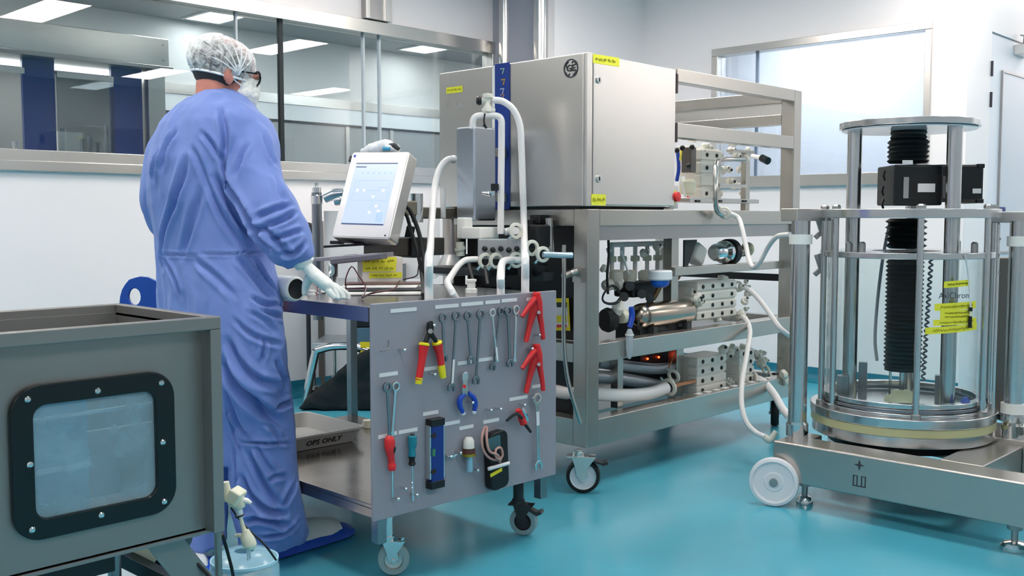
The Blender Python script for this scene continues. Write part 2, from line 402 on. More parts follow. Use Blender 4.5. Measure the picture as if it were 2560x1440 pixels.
MB().box(1.0, x0, HY+.045, HY+.062, 2.05, 2.085).build('sash_rail', STEEL_H, h)
MB().box(1.0, 3.3, HY+.7, HY+.72, 1.3, 2.16).build('back_panel', mat('cabinet_interior', '#a9a9a6', .4), h)
MB().box(1.0, x0-.02, HY+.6, HY+.62, 1.3, 1.9).box(x1+.15, x3-.18, HY+.6, HY+.62, 1.3, 1.76).build('white_lining', mat('lining_white', '#ecebe6', .5), h)
MB().box(1.0, 3.3, HY, HY+.75, 1.25, 1.298).build('worktop', STEEL_H, h)
MB().box(1.0, 3.3, HY+.05, HY+.75, .1, 1.25).build('base_cabinet', WHITEP, h)
zt = 1.3
for px, r, hh, lab in ((206, .03, .40, 'squat white bottle, first in the row inside the cabinet window'), (226, .032, .42, 'white bottle inside the cabinet, second in the row'), (245, .026, .38, 'slim white bottle inside the cabinet, third in the row'), (268, .034, .50, 'tall white bottle by the blue panel inside the cabinet'), (40, .04, .36, 'white bottle at the far left inside the cabinet')):
    p = P(px, 370, Y=HY+.35); t = thing('bottle', (p.x, p.y, zt), lab, 'bottle')
    MB().lathe([(0, 0), (r, 0), (r, hh*.72), (r*.45, hh*.84), (r*.45, hh*.9)], (p.x, p.y, zt), seg=18).build('bottle_body', WHITEP, t)
    MB().lathe([(0, 0), (r*.55, 0), (r*.55, hh*.1), (0, hh*.1)], (p.x, p.y, zt+hh*.9), seg=16).build('cap', WTAPE, t)

# unseen light added to brighten the corridor behind window 2
ceiling_light(XR+.5, XR+1.1, 3.2, 4.6, CZ, mat('added_corridor_led', '#ffffff', .5, emit='#f8fcff', estr=15.), 'added unseen ceiling light brightening the corridor behind the right-hand window', None)
# ================================================================== tool cart
CO = Vector((1.925, 2.45, 0)); CA = math.radians(-1.6)
CU = Vector((math.cos(CA), math.sin(CA), 0)); CN = Vector((math.sin(CA), -math.cos(CA), 0)); ZV = Vector((0, 0, 1))
def B(px, py, off=0.):
    d = FW + RT*((px-1280)/F) + UP*((720-py)/F); o = CO+CN*off
    t = (o-Vector((0, 0, CH))).dot(CN)/d.dot(CN)
    return Vector((0, 0, CH))+d*t
def caster(parent, x, y, ztop, r, w, ang, tyre, hub, fork=STEEL, plate=.035, stem=None, brake=False, world=True, trail=.4, hubr=.62):
    """swivel caster: fork part with a wheel (and brake) as its sub-parts; (x,y) is the wheel contact"""
    dx, dy = math.cos(ang), math.sin(ang); ax = Vector((-dy, dx, 0)); D = Vector((dx, dy, 0))
    c = Vector((x, y, r+.001)); s = Vector((x, y, 0))-D*r*trail
    top = 2*r+.012
    f = MB()
    for sg in (-1, 1):
        q = ax*sg*(w/2+.004)
        pts = [c+q, Vector((s.x, s.y, top))+q]
        a = [(-.35*r, 0), (.35*r, 0), (.25*r, .5*r), (.75*r, r+.012), (-.55*r-.4*r*trail, r+.012), (-.45*r, .5*r)]
        f.prism(a, c+q-ax*sg*.002, D, ZV, ax*sg*.004)
    f.obox(Vector((s.x, s.y, top)), (1.3*r, w+.014, .006), Matrix((D, ax, ZV)).transposed())
    f.cyl((s.x, s.y, top), (s.x, s.y, top+.018), plate*.7, seg=18)
    st = stem or plate*.45
    f.cyl((s.x, s.y, top+.015), (s.x, s.y, ztop), st, seg=18)
    f.cyl(c-ax*(w/2+.012), c+ax*(w/2+.012), r*.14, seg=12)
    fo = f.build('caster', fork, parent, bevel=.001, world=world)
    wh = MB().lathe([(r*hubr, -w/2), (r*.93, -w/2), (r, -w*.3), (r, w*.3), (r*.93, w/2), (r*hubr, w/2)], c, ax, 32, closed=True)
    h = MB().lathe([(r*.12, -w/2-.001), (r*.3, -w/2-.001), (r*.36, -w*.2), (r*hubr*.9, -w*.25), (r*hubr, -w/2), (r*hubr, w/2), (r*hubr*.9, w*.25), (r*.36, w*.2), (r*.3, w/2+.001), (r*.12, w/2+.001)], c, ax, 28, closed=True)
    def sub(mb, nm, m):
        o = mb.build(nm, m, fo, world=world); return o
    sub(wh, 'tyre', tyre); sub(h, 'wheel_hub', hub)
    if brake:
        b = MB().bar(Vector((s.x, s.y, top-.004))+D*r*.3, Vector((s.x, s.y, top-.03))+D*r*1.5, w*1.1, .008).bar(Vector((s.x, s.y, top-.03))+D*r*1.4, Vector((s.x, s.y, top-.022))+D*r*1.75, w*1.2, .012)
        sub(b, 'brake_pedal', DARKG)
    return fo
cart = thing('tool_cart', CO, 'wheeled stainless tool cart with a grey pegboard end full of hanging tools', 'cart', rz=CA)
W_, D_ = .828, 1.26
dark_top = mat('worktop_steel', '#8f8f94', .22, 1., bump=.05, bscale=25, var=.12)
MB().box(0, W_, .016, D_, .868, .905).build('worktop', dark_top, cart, bevel=.003, world=False)
edge_refl = mat('edge_blue_reflection', '#7c83a0', .3, .9)  # steel edge with a blue reflection mixed into its base colour
MB().box(-.002, .002, .018, D_, .858, .903).build('edge_strip', edge_refl, cart, world=False)
bd = MB(); bd.prism([(0, .234), (W_, .234), (W_, .914), (0, .914)], (0, 0, 0), (1, 0, 0), (0, 0, 1), (0, .014, 0))
board = bd.build('pegboard', ENAMEL, cart, bevel=.0025, world=False)
shelfm = mat('shelf_steel', '#a39a94', .2, 1., bump=.05, bscale=16, var=.16, var_scale=6)
sh = MB().box(.006, W_-.01, .016, D_, .27, .283).box(.006, .012, .016, D_, .24, .27).box(.006, W_-.01, D_-.006, D_, .24, .27).box(W_-.016, W_-.01, .016, D_, .24, .27)
sh.build('lower_shelf', shelfm, cart, bevel=.002, world=False)
legm = mat('leg_steel', '#8f9498', .25, 1.)
for x, y in ((.03, D_-.03), (W_-.03, D_-.03), (.045, .035), (W_-.045, .035)):
    MB().box(x-.0175, x+.0175, y-.0175, y+.0175, .15 if y < .1 else .2, .868).build('leg', legm, cart, bevel=.002, world=False)
lf = lambda wx, wy: ((Vector((wx, wy, 0))-CO).dot(CU), -(Vector((wx, wy, 0))-CO).dot(CN))
tyreg = mat('caster_tyre_grey_green', '#86a0a4', .5)
x, y = lf(2.085, 2.552); caster(cart, x, y, .24, .052, .034, math.radians(-38), tyreg, STEEL, CHROME, world=False, stem=.02)
x, y = lf(2.69, 2.53); caster(cart, x, y, .24, .052, .034, math.radians(-60), MATS['caster_tyre_grey_green'], DARKG, DARKG, world=False, stem=.02, brake=True)
x, y = .1, D_-.06; caster(cart, x, y, .24, .052, .034, math.radians(20), MATS['caster_tyre_grey_green'], STEEL, CHROME, world=False, stem=.02)
x, y = W_-.06, D_-.06; caster(cart, x, y, .24, .052, .034, math.radians(200), MATS['caster_tyre_grey_green'], STEEL, CHROME, world=False, stem=.02)
# printed label strips and pegs of the board
def wl(v): v = v-CO; return Vector((v.dot(CU), -v.dot(CN), v.z))
for a, b in (((976, 777), (1041, 773)), ((1088, 768), (1146, 763)), ((1153, 762), (1207, 757)), ((1213, 757), (1249, 753)), ((1254, 753), (1292, 748)), ((1316, 749), (1330, 747)),
             ((948, 938), (994, 933)), ((1060, 924), (1092, 918)), ((1144, 910), (1180, 903)), ((1195, 901), (1236, 895)), ((1057, 1036), (1095, 1029)), ((1100, 1062), (1149, 1054)),
             ((1148, 1072), (1183, 1064)), ((1208, 1056), (1247, 1048)), ((1273, 999), (1318, 991)), ((1330, 968), (1350, 963)), ((945, 1093), (978, 1087)), ((982, 1084), (992, 1082)), ((996, 1081), (1043, 1073))):
    p, q = wl(B(*a)), wl(B(*b))
    MB().prism([(0, -.006), (q.x-p.x, -.006), (q.x-p.x, .006), (0, .006)], (p.x, -.0005, (p.z+q.z)/2), (1, 0, 0), (0, 0, 1), (0, -.001, 0)).build('label_strip', WTAPE, cart, world=False)
for px, py in ((997, 873), (1072, 934), (1213, 1023), (1237, 1020), (1000, 1218), (1236, 1218), (1334, 836), (1316, 870), (1070, 812), (1167, 1004), (1180, 1172), (1137, 1129), (1113, 1138), (981, 1243), (1028, 1233), (1297, 1010)):
    p = wl(B(px, py))
    MB().cyl((p.x, 0, p.z), (p.x, -.028, p.z), .0035, seg=10).sphere((p.x, -.03, p.z), .006, 12, 8).build('peg', CHROME, cart, world=False)
MB().tube([wl(B(972, 850, .002)), wl(B(972, 870, .004)), wl(B(954, 876, .02)), wl(B(953, 880, .03))], .0018, 6, 3).build('wire_hook', STEEL_D, cart, world=False)
# ------------------------------------------------------------------ tools on the pegboard
O1 = .018     # distance of a hanging tool from the board
def tl(name, label, cat, px, py, group=None):
    return thing(name, B(px, py, O1), label, cat, group)
def spanner(px, py, px2, py2, ro, ri, label, sw=.0045, tag_=None, open_end=True, tint=CHROME, off=O1):
    t = tl('spanner', label, 'spanner', px, py, 'spanners on the pegboard')
    a = B(px, py, off); b = B(px2, py2, off); d = (b-a).normalized(); s = d.cross(CN).normalized()
    mb = MB(); n = 22
    mb.ringplate([(ro*math.cos(2*PI*k/n), ro*math.sin(2*PI*k/n)) for k in range(n)], [(ri*math.cos(2*PI*k/n)*(1+.06*(k % 2)), ri*math.sin(2*PI*k/n)*(1+.06*(k % 2))) for k in range(n)], a-CN*.005, s, d, CN*.01)
    mb.build('ring_end', tint, t, bevel=.0012)
    L = (b-a).length; h = MB()
    h.prism([(-sw*1.6, ro*.85), (-sw, ro*1.5), (-sw, L-.02), (-sw*2, L), (sw*2, L), (sw, L-.02), (sw, ro*1.5), (sw*1.6, ro*.85)], a-CN*.0025, s, d, CN*.005)
    h.build('shank', tint, t, bevel=.001)
    if open_end:
        w = ro*.95
        MB().prism([(-w*.5, -w*.6), (-w, 0), (-w*.95, w*.9), (-w*.45, w*1.1), (-w*.45, w*.2), (0, -w*.05), (w*.45, w*.2), (w*.45, w*1.1), (w*.95, w*.9), (w, 0), (w*.5, -w*.6)], b-CN*.004, s, d, CN*.008).build('open_end', tint, t, bevel=.001)
    if tag_:
        p = a+d*L*tag_[0]; MB().prism([(-sw*1.05, 0), (sw*1.05, 0), (sw*1.05, tag_[1]), (-sw*1.05, tag_[1])], p+CN*.0028, s, d, CN*.0008).build('paper_tag', WTAPE, t)
    return t
spdark = mat('dark_chrome', '#8e9499', .22, 1.)
spanner(1107, 795, 1109, 892, .016, .009, 'short spanner at the left end of the top row, above the yellow pliers grip', tint=spdark)
spanner(1140, 790, 1129, 965, .017, .010, 'long dark spanner with white tag low on its shank, second in the top row', .004, (.62, .08), tint=spdark)
spanner(1169, 790, 1177, 898, .016, .009, 'third spanner of the top row, shank ending above a white strip', tint=spdark)
spanner(1201, 786, 1190, 948, .017, .010, 'long dark spanner whose shank crosses between two white label strips', .0045, tint=spdark)
spanner(1230, 782, 1243, 905, .015, .008, 'fifth spanner of the top row, with a white tag at its foot', .0035, (.7, .045), open_end=False)
spanner(1251, 778, 1232, 915, .014, .008, 'sixth spanner of the top row, half behind its neighbour', .0035, tint=spdark, off=.010)
spanner(1270, 778, 1275, 905, .017, .010, 'dark spanner second from the red clamps in the top row', .006, tint=spdark)
spanner(1290, 775, 1286, 905, .017, .009, 'bright spanner next to the upper red clamp in the top row', .005, open_end=False)
spanner(968, 968, 974, 1092, .016, .009, 'left spanner of the pair above the red screwdriver', .004, tint=spdark, open_end=False)
spanner(989, 966, 980, 1090, .015, .009, 'right spanner of the pair above the red screwdriver', .004, open_end=False, off=.009)
spanner(1342, 996, 1346, 1160, .021, .011, 'largest spanner, hanging alone at the right edge of the board', .007, (.2, .05))
# circlip pliers, red and yellow grips
t = tl('pliers', 'black-jawed pliers with thick red and yellow grips hanging open', 'pliers', 1075, 850)
MB().tube([B(1077, 803, O1), B(1077, 825, O1), B(1066, 850, O1), B(1062, 872, O1)], [.007, .010, .008, .007], 10).tube([B(1072, 806, O1+.01), B(1074, 828, O1+.01), B(1088, 850, O1+.01), B(1094, 866, O1+.01)], [.007, .010, .007, .006], 10).build('jaws', BLACKP, t)
MB().cyl(B(1076, 828, O1-.008), B(1076, 828, O1+.024), .008, seg=14).build('pivot', STEEL_D, t)
for pts, cap in ((((1060, 864), (1056, 895), (1051, 925), (1047, 950)), ((1048, 944), (1046, 960))), (((1093, 860), (1099, 885), (1102, 905), (1103, 915)), ((1103, 912), (1105, 928), (1108, 944)))):
    g = MB().tube([B(*p, O1+.006) for p in pts], [.017, .0125, .0115, .0115], 14).build('grip', RED, t)
    MB().tube([B(*p, O1+.006) for p in cap], [.0120, .0122, .0105], 14, 2).build('grip_tip', YPL, g)
    MB().lathe([(.010, 0), (.0175, .001), (.0175, .006), (.012, .010), (.008, .01)], B(*pts[0], O1+.006), (B(*pts[0])-B(*pts[1])), 16).build('guard', YPL, g)
# blue pliers
t = tl('pliers', 'small silver pliers with blue handles hanging at the middle of the board', 'pliers', 1165, 960)
s_ = CU
MB().prism([(0, .018), (.012, .014), (.014, 0), (.010, -.02), (.014, -.045), (.010, -.062), (-.008, -.062), (-.012, -.04), (-.009, -.015), (-.013, 0), (-.009, .013)], B(1158, 942, O1-.005), CU, ZV, CN*.011).build('jaws', CHROME, t, bevel=.002)
MB().cyl(B(1161, 966, O1), B(1161, 966, O1+.014), .006, seg=12).build('pivot', RED, t)
for pts in (((1162, 984), (1150, 998), (1150, 1015), (1158, 1033)), ((1170, 982), (1184, 995), (1188, 1012), (1185, 1030))):
    g = MB().tube([B(*p, O1) for p in pts], [.007, .0095, .009, .007], 12).build('grip', BLUE, t)
    MB().sphere(B(*pts[-1], O1), .008, 12, 8).build('grip_tip', WTAPE, g)
# red hose clamps
for dy, lab in ((0, 'upper of two red clamping pliers on the right of the board'), (130, 'lower of two red clamping pliers on the right of the board')):
    t = tl('clamping_pliers', lab, 'pliers', 1340, 750+dy, 'red clamping pliers')
    q = lambda x, y, o=O1: B(x, y+dy*(1 if y < 800 else .985), o)
    MB().tube([q(1342, 730), q(1339, 757), q(1332, 785), q(1324, 815), q(1315, 855)], [.013, .017, .0135, .010, .009], 12).build('long_jaw', RED, t)
    MB().tube([q(1342, 732, O1+.01), q(1346, 757, O1+.01), q(1350, 790, O1+.01), q(1355, 820, O1+.01), q(1358, 848, O1+.01)], [.012, .015, .011, .009, .008], 12).build('second_jaw', RED, t)
    MB().tube([q(1337, 746, O1+.014), q(1325, 762, O1+.016), q(1305, 792, O1+.012)], [.010, .0095, .008], 12).build('lever', RED, t)
    MB().cyl(q(1347, 781, O1), q(1347, 781, O1+.026), .0065, seg=12).build('pivot', CHROME, t)
# screwdrivers
t = tl('screwdriver', 'screwdriver with a bulbous red and black handle at lower left', 'screwdriver', 975, 1130)
a = B(975, 1089, O1); 
MB().tube([B(975, 1089, O1), B(974, 1100, O1), B(975, 1120, O1), B(977, 1140, O1), B(979, 1155, O1), B(980, 1166, O1), B(980, 1176, O1)], [.009, .0165, .017, .0115, .0100, .0135, .011], 16, 4).build('handle', RED, t)
MB().tube([B(979, 1108, O1+.008), B(984, 1122, O1+.010), B(979, 1142, O1+.006)], [.003, .008, .003], 10).build('grip_inlay', BLACKP, t)
MB().cyl(B(980, 1175, O1), B(981, 1244, O1), .0035, seg=10).build('shaft', CHROME, t)
t = tl('screwdriver', 'screwdriver with teal and black handle beside the spirit level', 'screwdriver', 1030, 1125)
MB().tube([B(1031, 1088, O1), B(1031, 1092, O1), B(1031, 1112, O1), B(1030, 1122, O1), B(1030, 1140, O1)], [.009, .0145, .014, .0105, .013], 8, 3).build('handle', TEAL, t, ang=20)
MB().tube([B(1030, 1139, O1), B(1030, 1150, O1), B(1030, 1160, O1), B(1030, 1164, O1)], [.012, .009, .0125, .008], 10, 3).tube([B(1031, 1084, O1), B(1031, 1089, O1)], [.006, .0095], 10).build('handle_collar', BLACKP, t)
MB().cyl(B(1030, 1163, O1), B(1032, 1240, O1), .003, seg=10).cyl(B(1032, 1236, O1), B(1032, 1252, O1), .005, seg=10).build('shaft', CHROME, t)
# spirit level
t = tl('spirit_level', 'dark blue spirit level with black ends hanging upright', 'spirit level', 1081, 1130)
def vbox(px0, px1, py0, py1, o0, o1):
    m = MB(); xm = (px0+px1)/2
    a = B(px0, (py0+py1)/2, o0); b = B(px1, (py0+py1)/2, o0); zt = B(xm, py0, o0).z; zb = B(xm, py1, o0).z
    w = (b-a).dot(CU); m.prism([(0, zb), (w, zb), (w, zt), (0, zt)], Vector((a.x, a.y, 0)), CU, ZV, CN*(o1-o0)); return m
vbox(1068, 1097, 1056, 1206, .004, .030).build('level_body', mat('level_blue', '#14307f', .35), t, bevel=.002)
vbox(1064, 1068, 1062, 1196, .004, .026).build('edge_rail', CHROME, t)
vbox(1095, 1100, 1060, 1190, .004, .026).build('edge_rail', CHROME, t)
vbox(1064, 1098, 1044, 1062, .003, .033).build('end_cap', BLACKP, t, bevel=.002)
vbox(1064, 1098, 1198, 1217, .003, .033).build('end_cap', BLACKP, t, bevel=.002)
for py in (1088, 1131, 1178):
    MB().cyl(B(1084, py-9, .029), B(1084, py+9, .029), .006, seg=12).build('vial', mat('vial_green', '#3c7a5a', .15), t) if py == 1131 else MB().cyl(B(1084, py, .029), B(1084, py, .032), .009, seg=16).build('vial', BLACKP, t)
# clear-topped tube (small torch shape)
t = tl('inspection_torch', 'small torch with frosted dome, brown collar and pale barrel', 'torch', 1173, 1135)
MB().lathe([(0, .03), (.012, .028), (.018, .018), (.019, 0), (.019, -.008), (0, -.008)], B(1172, 1114, .022), (0, 0, 1), 20).build('dome', mat('frosted_dome', '#d8d6d0', .15), t)
MB().lathe([(0, .006), (.021, .006), (.021, -.012), (.016, -.018), (0, -.018)], B(1172, 1126, .022), (0, 0, 1), 20).build('collar', mat('brown_collar', '#54312a', .4), t)
MB().lathe([(0, .004), (.024, .004), (.024, -.004), (0, -.004)], B(1172, 1136, .022), (0, 0, 1), 20).build('flange', mat('brass', '#b99a3a', .35, .8), t)
MB().lathe([(.0115, 0), (.0115, -.05), (.009, -.056), (0, -.056)], B(1174, 1138, .022), (0, 0, 1), 18).build('barrel', mat('pale_blue_metal', '#a9c3d2', .3, .5), t)
# hand held meter with coiled leads
t = tl('hand_meter', 'black hand-held meter with coiled pink-brown test leads on a hook bar', 'meter', 1230, 1140)
MB().prism(rrect(.085, .20, .025), B(1232, 1147, .006), (CU*.97+ZV*.12).normalized(), (ZV*.99-CU*.05).normalized(), CN*.035).build('meter_body', BLACKP, t, bevel=.004)
MB().prism(rrect(.058, .045, .004), B(1235, 1108, .042), (CU*.97+ZV*.12).normalized(), (ZV*.99-CU*.05).normalized(), CN*.002).build('display', mat('lcd_green_grey', '#3e6068', .2), t)
MB().prism([(-.028, -.006), (.028, -.006), (.028, .006), (-.028, .006)], B(1240, 1181, .042), (CU*.94+ZV*.22).normalized(), (ZV*.97-CU*.1).normalized(), CN*.002).build('badge', YPL, t)
lead = mat('pink_brown_lead', '#b48a82', .5)
MB().tube([B(1213, 1066, .03), B(1205, 1090, .045), B(1207, 1120, .05), B(1220, 1142, .052), B(1240, 1150, .05), B(1256, 1140, .055), B(1252, 1120, .055), B(1240, 1124, .058), B(1240, 1142, .06), B(1252, 1150, .06)], .0042, 8).build('test_lead', lead, t)
MB().tube([B(1217, 1066, .04), B(1217, 1100, .055), B(1224, 1128, .06), B(1244, 1138, .062), B(1250, 1155, .05)], .0045, 8).build('test_lead', lead, t)
MB().cyl(B(1222, 1172, .05), B(1272, 1158, .05), .0065, seg=14).cyl(B(1228, 1170, .05), B(1228, 1170, .0), .004, seg=8).cyl(B(1266, 1160, .05), B(1266, 1160, .0), .004, seg=8).build('holder_bar', WTAPE, t)
# red tube cutter
t = tl('tube_cutter', 'small red tube cutter with two black levers', 'cutter', 1303, 1045)
MB().tube([B(1297, 1024, .03), B(1302, 1042, .03), B(1309, 1058, .03)], [.013, .011, .014], 12).build('cutter_body', RED, t)
MB().tube([B(1305, 1045, .04), B(1290, 1035, .045), B(1266, 1052, .04)], [.006, .006, .005], 8).tube([B(1310, 1058, .03), B(1318, 1068, .03), B(1327, 1080, .03)], [.006, .0065, .005], 8).build('lever', BLACKP, t)
MB().tube([B(1303, 1020, .036), B(1312, 1035, .034), B(1318, 1052, .03)], [.006, .010, .006], 10).build('blade_wheel', CHROME, t)
# wing nut
t = tl('wing_nut', 'small steel wing nut on a peg left of the torch', 'wing nut', 1130, 1138)
MB().lathe([(0, 0), (.007, 0), (.005, .012), (0, .012)], B(1128, 1139, .012), CN, 12).build('nut_body', CHROME, t)
MB().tube([B(1114, 1136, .02), B(1122, 1141, .018), B(1132, 1141, .018), B(1142, 1136, .02)], [.002, .004, .004, .002], 8, flat=.5).build('wings', CHROME, t)
# ------------------------------------------------------------------ things on the shelf
t = thing('plastic_tray', (2.35, 3.4, .284), 'shallow white plastic tray lettered OPS ONLY on the lower cart shelf', 'tray')
tray_m = mat('tray_white', '#d3cfca', .4)
def cw(x, y, z): return CO+CU*x-CN*y+ZV*z
z0, z1 = .2845, .345
x0, x1, y0, y1 = .0, .53, .77, 1.19
bq = []
def loop(e, z):
    p = []
    for x, y in rrect(x1-x0+2*e, y1-y0+2*e, .03, 5, (x0+x1)/2, (y0+y1)/2): p.append(cw(x, y, z))
    return p
MB().rings([loop(-.035, z0+.004), loop(-.030, z0+.004), loop(-.004, z1), loop(.006, z1), loop(.006, z1-.008), loop(0, z1-.006), loop(-.028, z0), loop(-.035, z0)]).build('tray_body', tray_m, t, ang=50)
sl = (loop(0, z1-.006)[0]-loop(-.028, z0)[0]); 
p0 = cw((x0+x1)/2+.08, y0+.016, (z0+z1)/2-.003); vv = (ZV*.053+CN*.028).normalized()
text('OPS ONLY', .034, mat('marker_ink', '#3a3638', .6), t, p0+CU.cross(vv)*.003, CU, vv, name='lettering', bold=.0006)
t = thing('stopper_block', cw(.72, 1.0, .284), 'small cream rubber stopper on the lower shelf behind the white tray', 'stopper')
MB().lathe([(0, 0), (.028, 0), (.022, .03), (0, .03)], cw(.70, .98, .284), seg=18).build('stopper_body', CREAM, t)
# ================================================================== stainless tank in the left foreground
TX0, TX1, TY0, TY1, TZ0, TZ1 = .18, 1.138, 1.976, 2.462, .488, .965
tank = thing('process_tank', (.66, 2.22, 0), 'open-topped stainless tank with a black-framed window, left foreground', 'tank')
tsteel = mat('tank_steel', '#8f8d8b', .38, .65, bump=.02, bscale=8, stretch=(1, 1, 30), var=.04, var_scale=3)
m = MB(); w = .024
m.box(TX0, TX1, TY0, TY0+w, TZ1-.028, TZ1).box(TX0, TX1, TY1-w, TY1, TZ1-.028, TZ1).box(TX0, TX0+w, TY0+w, TY1-w, TZ1-.028, TZ1).box(TX1-w, TX1, TY0+w, TY1-w, TZ1-.028, TZ1)
m.build('rim', tsteel, tank, bevel=.0025)
MB().box(TX1-.026, TX1, TY0, TY0+.05, TZ0, TZ1-.028).build('corner_flange', tsteel, tank, bevel=.002)
MB().box(TX0, TX0+.026, TY0, TY0+.05, TZ0, TZ1-.028).build('corner_flange', tsteel, tank, bevel=.002)
sh = MB()
# front wall with its window opening
cxw, czw = .8725, .7035; ww, wh = .251, .227
fx0, fx1 = TX0+.02, TX1-.02; yb = TY0+.040
def rect_to(n, x0, x1, z0, z1, rr):
    o = []
    for (x, z) in rr:
        a = math.atan2((z-czw)/(wh/2), (x-cxw)/(ww/2)); o.append(a)
    return o
inner = rrect(ww, wh, .028, 6, cxw, czw); outer = []
for (x, z) in inner:
    dx, dz = x-cxw, z-czw
    t = min(((fx1-cxw)/dx if dx > 0 else (fx0-cxw)/dx) if abs(dx) > 1e-6 else 9, ((TZ1-.02-czw)/dz if dz > 0 else (TZ0-czw)/dz) if abs(dz) > 1e-6 else 9)
    outer.append((cxw+dx*t, czw+dz*t))
sh.ringplate(outer, inner, (0, yb, 0), (1, 0, 0), (0, 0, 1), (0, .004, 0))
# fill the corners the radial outline cuts
for cx_, cz_ in ((fx0, TZ0), (fx1, TZ0), (fx0, TZ1-.02), (fx1, TZ1-.02)):
    cand = sorted(outer, key=lambda p: (p[0]-cx_)**2+(p[1]-cz_)**2)
    near = [p for p in outer if abs(p[0]-cx_) < 1e-6]; near2 = [p for p in outer if abs(p[1]-cz_) < 1e-6]
    a = min(near, key=lambda p: abs(p[1]-cz_)) if near else (cx_, cz_); b = min(near2, key=lambda p: abs(p[0]-cx_)) if near2 else (cx_, cz_)
    if a != b: sh.prism([a, (cx_, cz_), b], (0, yb, 0), (1, 0, 0), (0, 0, 1), (0, .004, 0))
sh.box(fx1-.004, fx1, yb, TY1-.01, TZ0, TZ1-.02).box(fx0, fx0+.004, yb, TY1-.01, TZ0, TZ1-.02).box(fx0, fx1, TY1-.0275, TY1-.0235, TZ0, TZ1-.02).box(fx0, fx1, yb, TY1-.01, TZ0, TZ0+.004)
sh.build('tank_shell', tsteel, tank, bevel=.001)
MB().box(TX1-.05, TX1-.002, yb+.002, TY1-.02, TZ0-.004, TZ0).box(TX0, TX1, yb-.006, yb+.02, TZ0-.008, TZ0-.0).build('base_flange', tsteel, tank, bevel=.001)
bz = MB().ringplate(rrect(.335, .305, .055, 8, cxw, czw), rrect(ww-.002, wh-.002, .026, 8, cxw, czw), (0, yb-.014, 0), (1, 0, 0), (0, 0, 1), (0, .014, 0))
bez = bz.build('window_frame', mat('window_frame_black', '#071316', .28), tank, bevel=.003)
pane_m = mat('tank_window_pane', '#9fc0d0', .12, trans=.0, spec=.6)
# hazy polycarbonate pane
nt = pane_m.node_tree; N = nt.nodes; L = nt.links; pb = N['Principled BSDF']
tc = N.new('ShaderNodeTexCoord'); ns = N.new('ShaderNodeTexNoise'); ns.inputs['Scale'].default_value = 9; ns.inputs['Detail'].default_value = 8
cr = N.new('ShaderNodeValToRGB'); cr.color_ramp.elements[0].position = .35; cr.color_ramp.elements[1].position = .72
cr.color_ramp.elements[0].color = (.30, .30, .30, 1); cr.color_ramp.elements[1].color = (.55, .55, .55, 1)
L.new(tc.outputs['Object'], ns.inputs['Vector']); L.new(ns.outputs['Fac'], cr.inputs['Fac']); L.new(cr.outputs['Color'], pb.inputs['Alpha'])
pane = MB().prism(rrect(ww, wh, .028, 6, cxw, czw), (0, yb-.004, 0), (1, 0, 0), (0, 0, 1), (0, .003, 0)).build('window_pane', pane_m, tank)
for bx_ in (.738, .874, 1.010):
    for bz_ in (.576, .704, .831):
        if bx_ == .874 and bz_ == .704: continue
        MB().lathe([(.0065, 0), (.0065, .003), (.004, .0062), (0, .0065)], (bx_, yb-.014, bz_), (0, -1, 0), 16).build('bolt', CHROME, bez)
# inner liner plates and scratches seen through the pane
il = mat('inner_film', '#6d9dbb', .3, .3, var=.15, var_scale=12)
MB().box(.60, .90, yb+.10, yb+.103, TZ0+.02, .862).build('inner_baffle', il, tank)
MB().box(.60, 1.1, yb+.09, yb+.098, .765, .772).box(.60, .90, yb+.085, yb+.093, .655, .665).box(.60, 1.1, yb+.2, yb+.208, .70, .705).build('inner_rib', mat('rib_pale', '#cfe0ea', .25, .6), tank)
# stand
st = mat('stand_steel', '#8d9195', .3, 1.)
zf = TZ0-.008
MB().prism([(0, 0), (.085, 0), (.20, -.17), (.115, -.17)], (.985, TY0+.07, zf), (1, 0, 0), (0, 0, 1), (0, .006, 0)).build('leg_bracket', tsteel, tank, bevel=.001)
for x, y in ((TX1-.03+.09, TY0+.10), (TX0+.1, TY0+.1), (TX0+.1, TY1-.06), (TX1-.06, TY1-.06)):
    if x > 1.15: continue
    MB().cyl((x, y, .10), (x, y, zf), .016, seg=16).build('leg', st, tank)
MB().cyl((1.168, TY0+.085, .14), (1.168, TY0+.085, .475), .0085, seg=16).build('handle_rod', mat('rod_steel', '#9a8e8a', .3, 1.), tank)
MB().bar((1.168, TY0+.085, .3), (1.08, TY0+.075, .33), .012, .02).bar((1.168, TY0+.085, .15), (1.07, TY1-.06, .15), .02, .02).build('rod_bracket', st, tank)
MB().bar((.28, TY0+.1, .16), (.28, TY1-.06, .16), .03, .03).bar((1.078, TY1-.06, .16), (.28, TY1-.06, .16), .03, .03).bar((.28, TY0+.1, .16), (1.078, TY0+.13, .16), .03, .03).build('stand_frame', st, tank, bevel=.002)
a = P(300, 1385, D=2.45); b = P(420, 1450, D=2.35)
MB().bar(P(268, 1375, D=2.55), P(470, 1475, D=2.5), .035, .035).build('brace', mat('dark_brace', '#3b4448', .3, .9), tank, bevel=.002)
MB().bar(P(312, 1372, D=2.6), P(520, 1462, D=2.55), .03, .03).build('brace', MATS['dark_brace'], tank, bevel=.002)
for x, y in ((.28, TY0+.1), (.28, TY1-.06), (1.078, TY1-.06), (1.15, TY0+.10)):
    caster(tank, x, y, .16, .05, .03, .6, GREYR, CREAM)
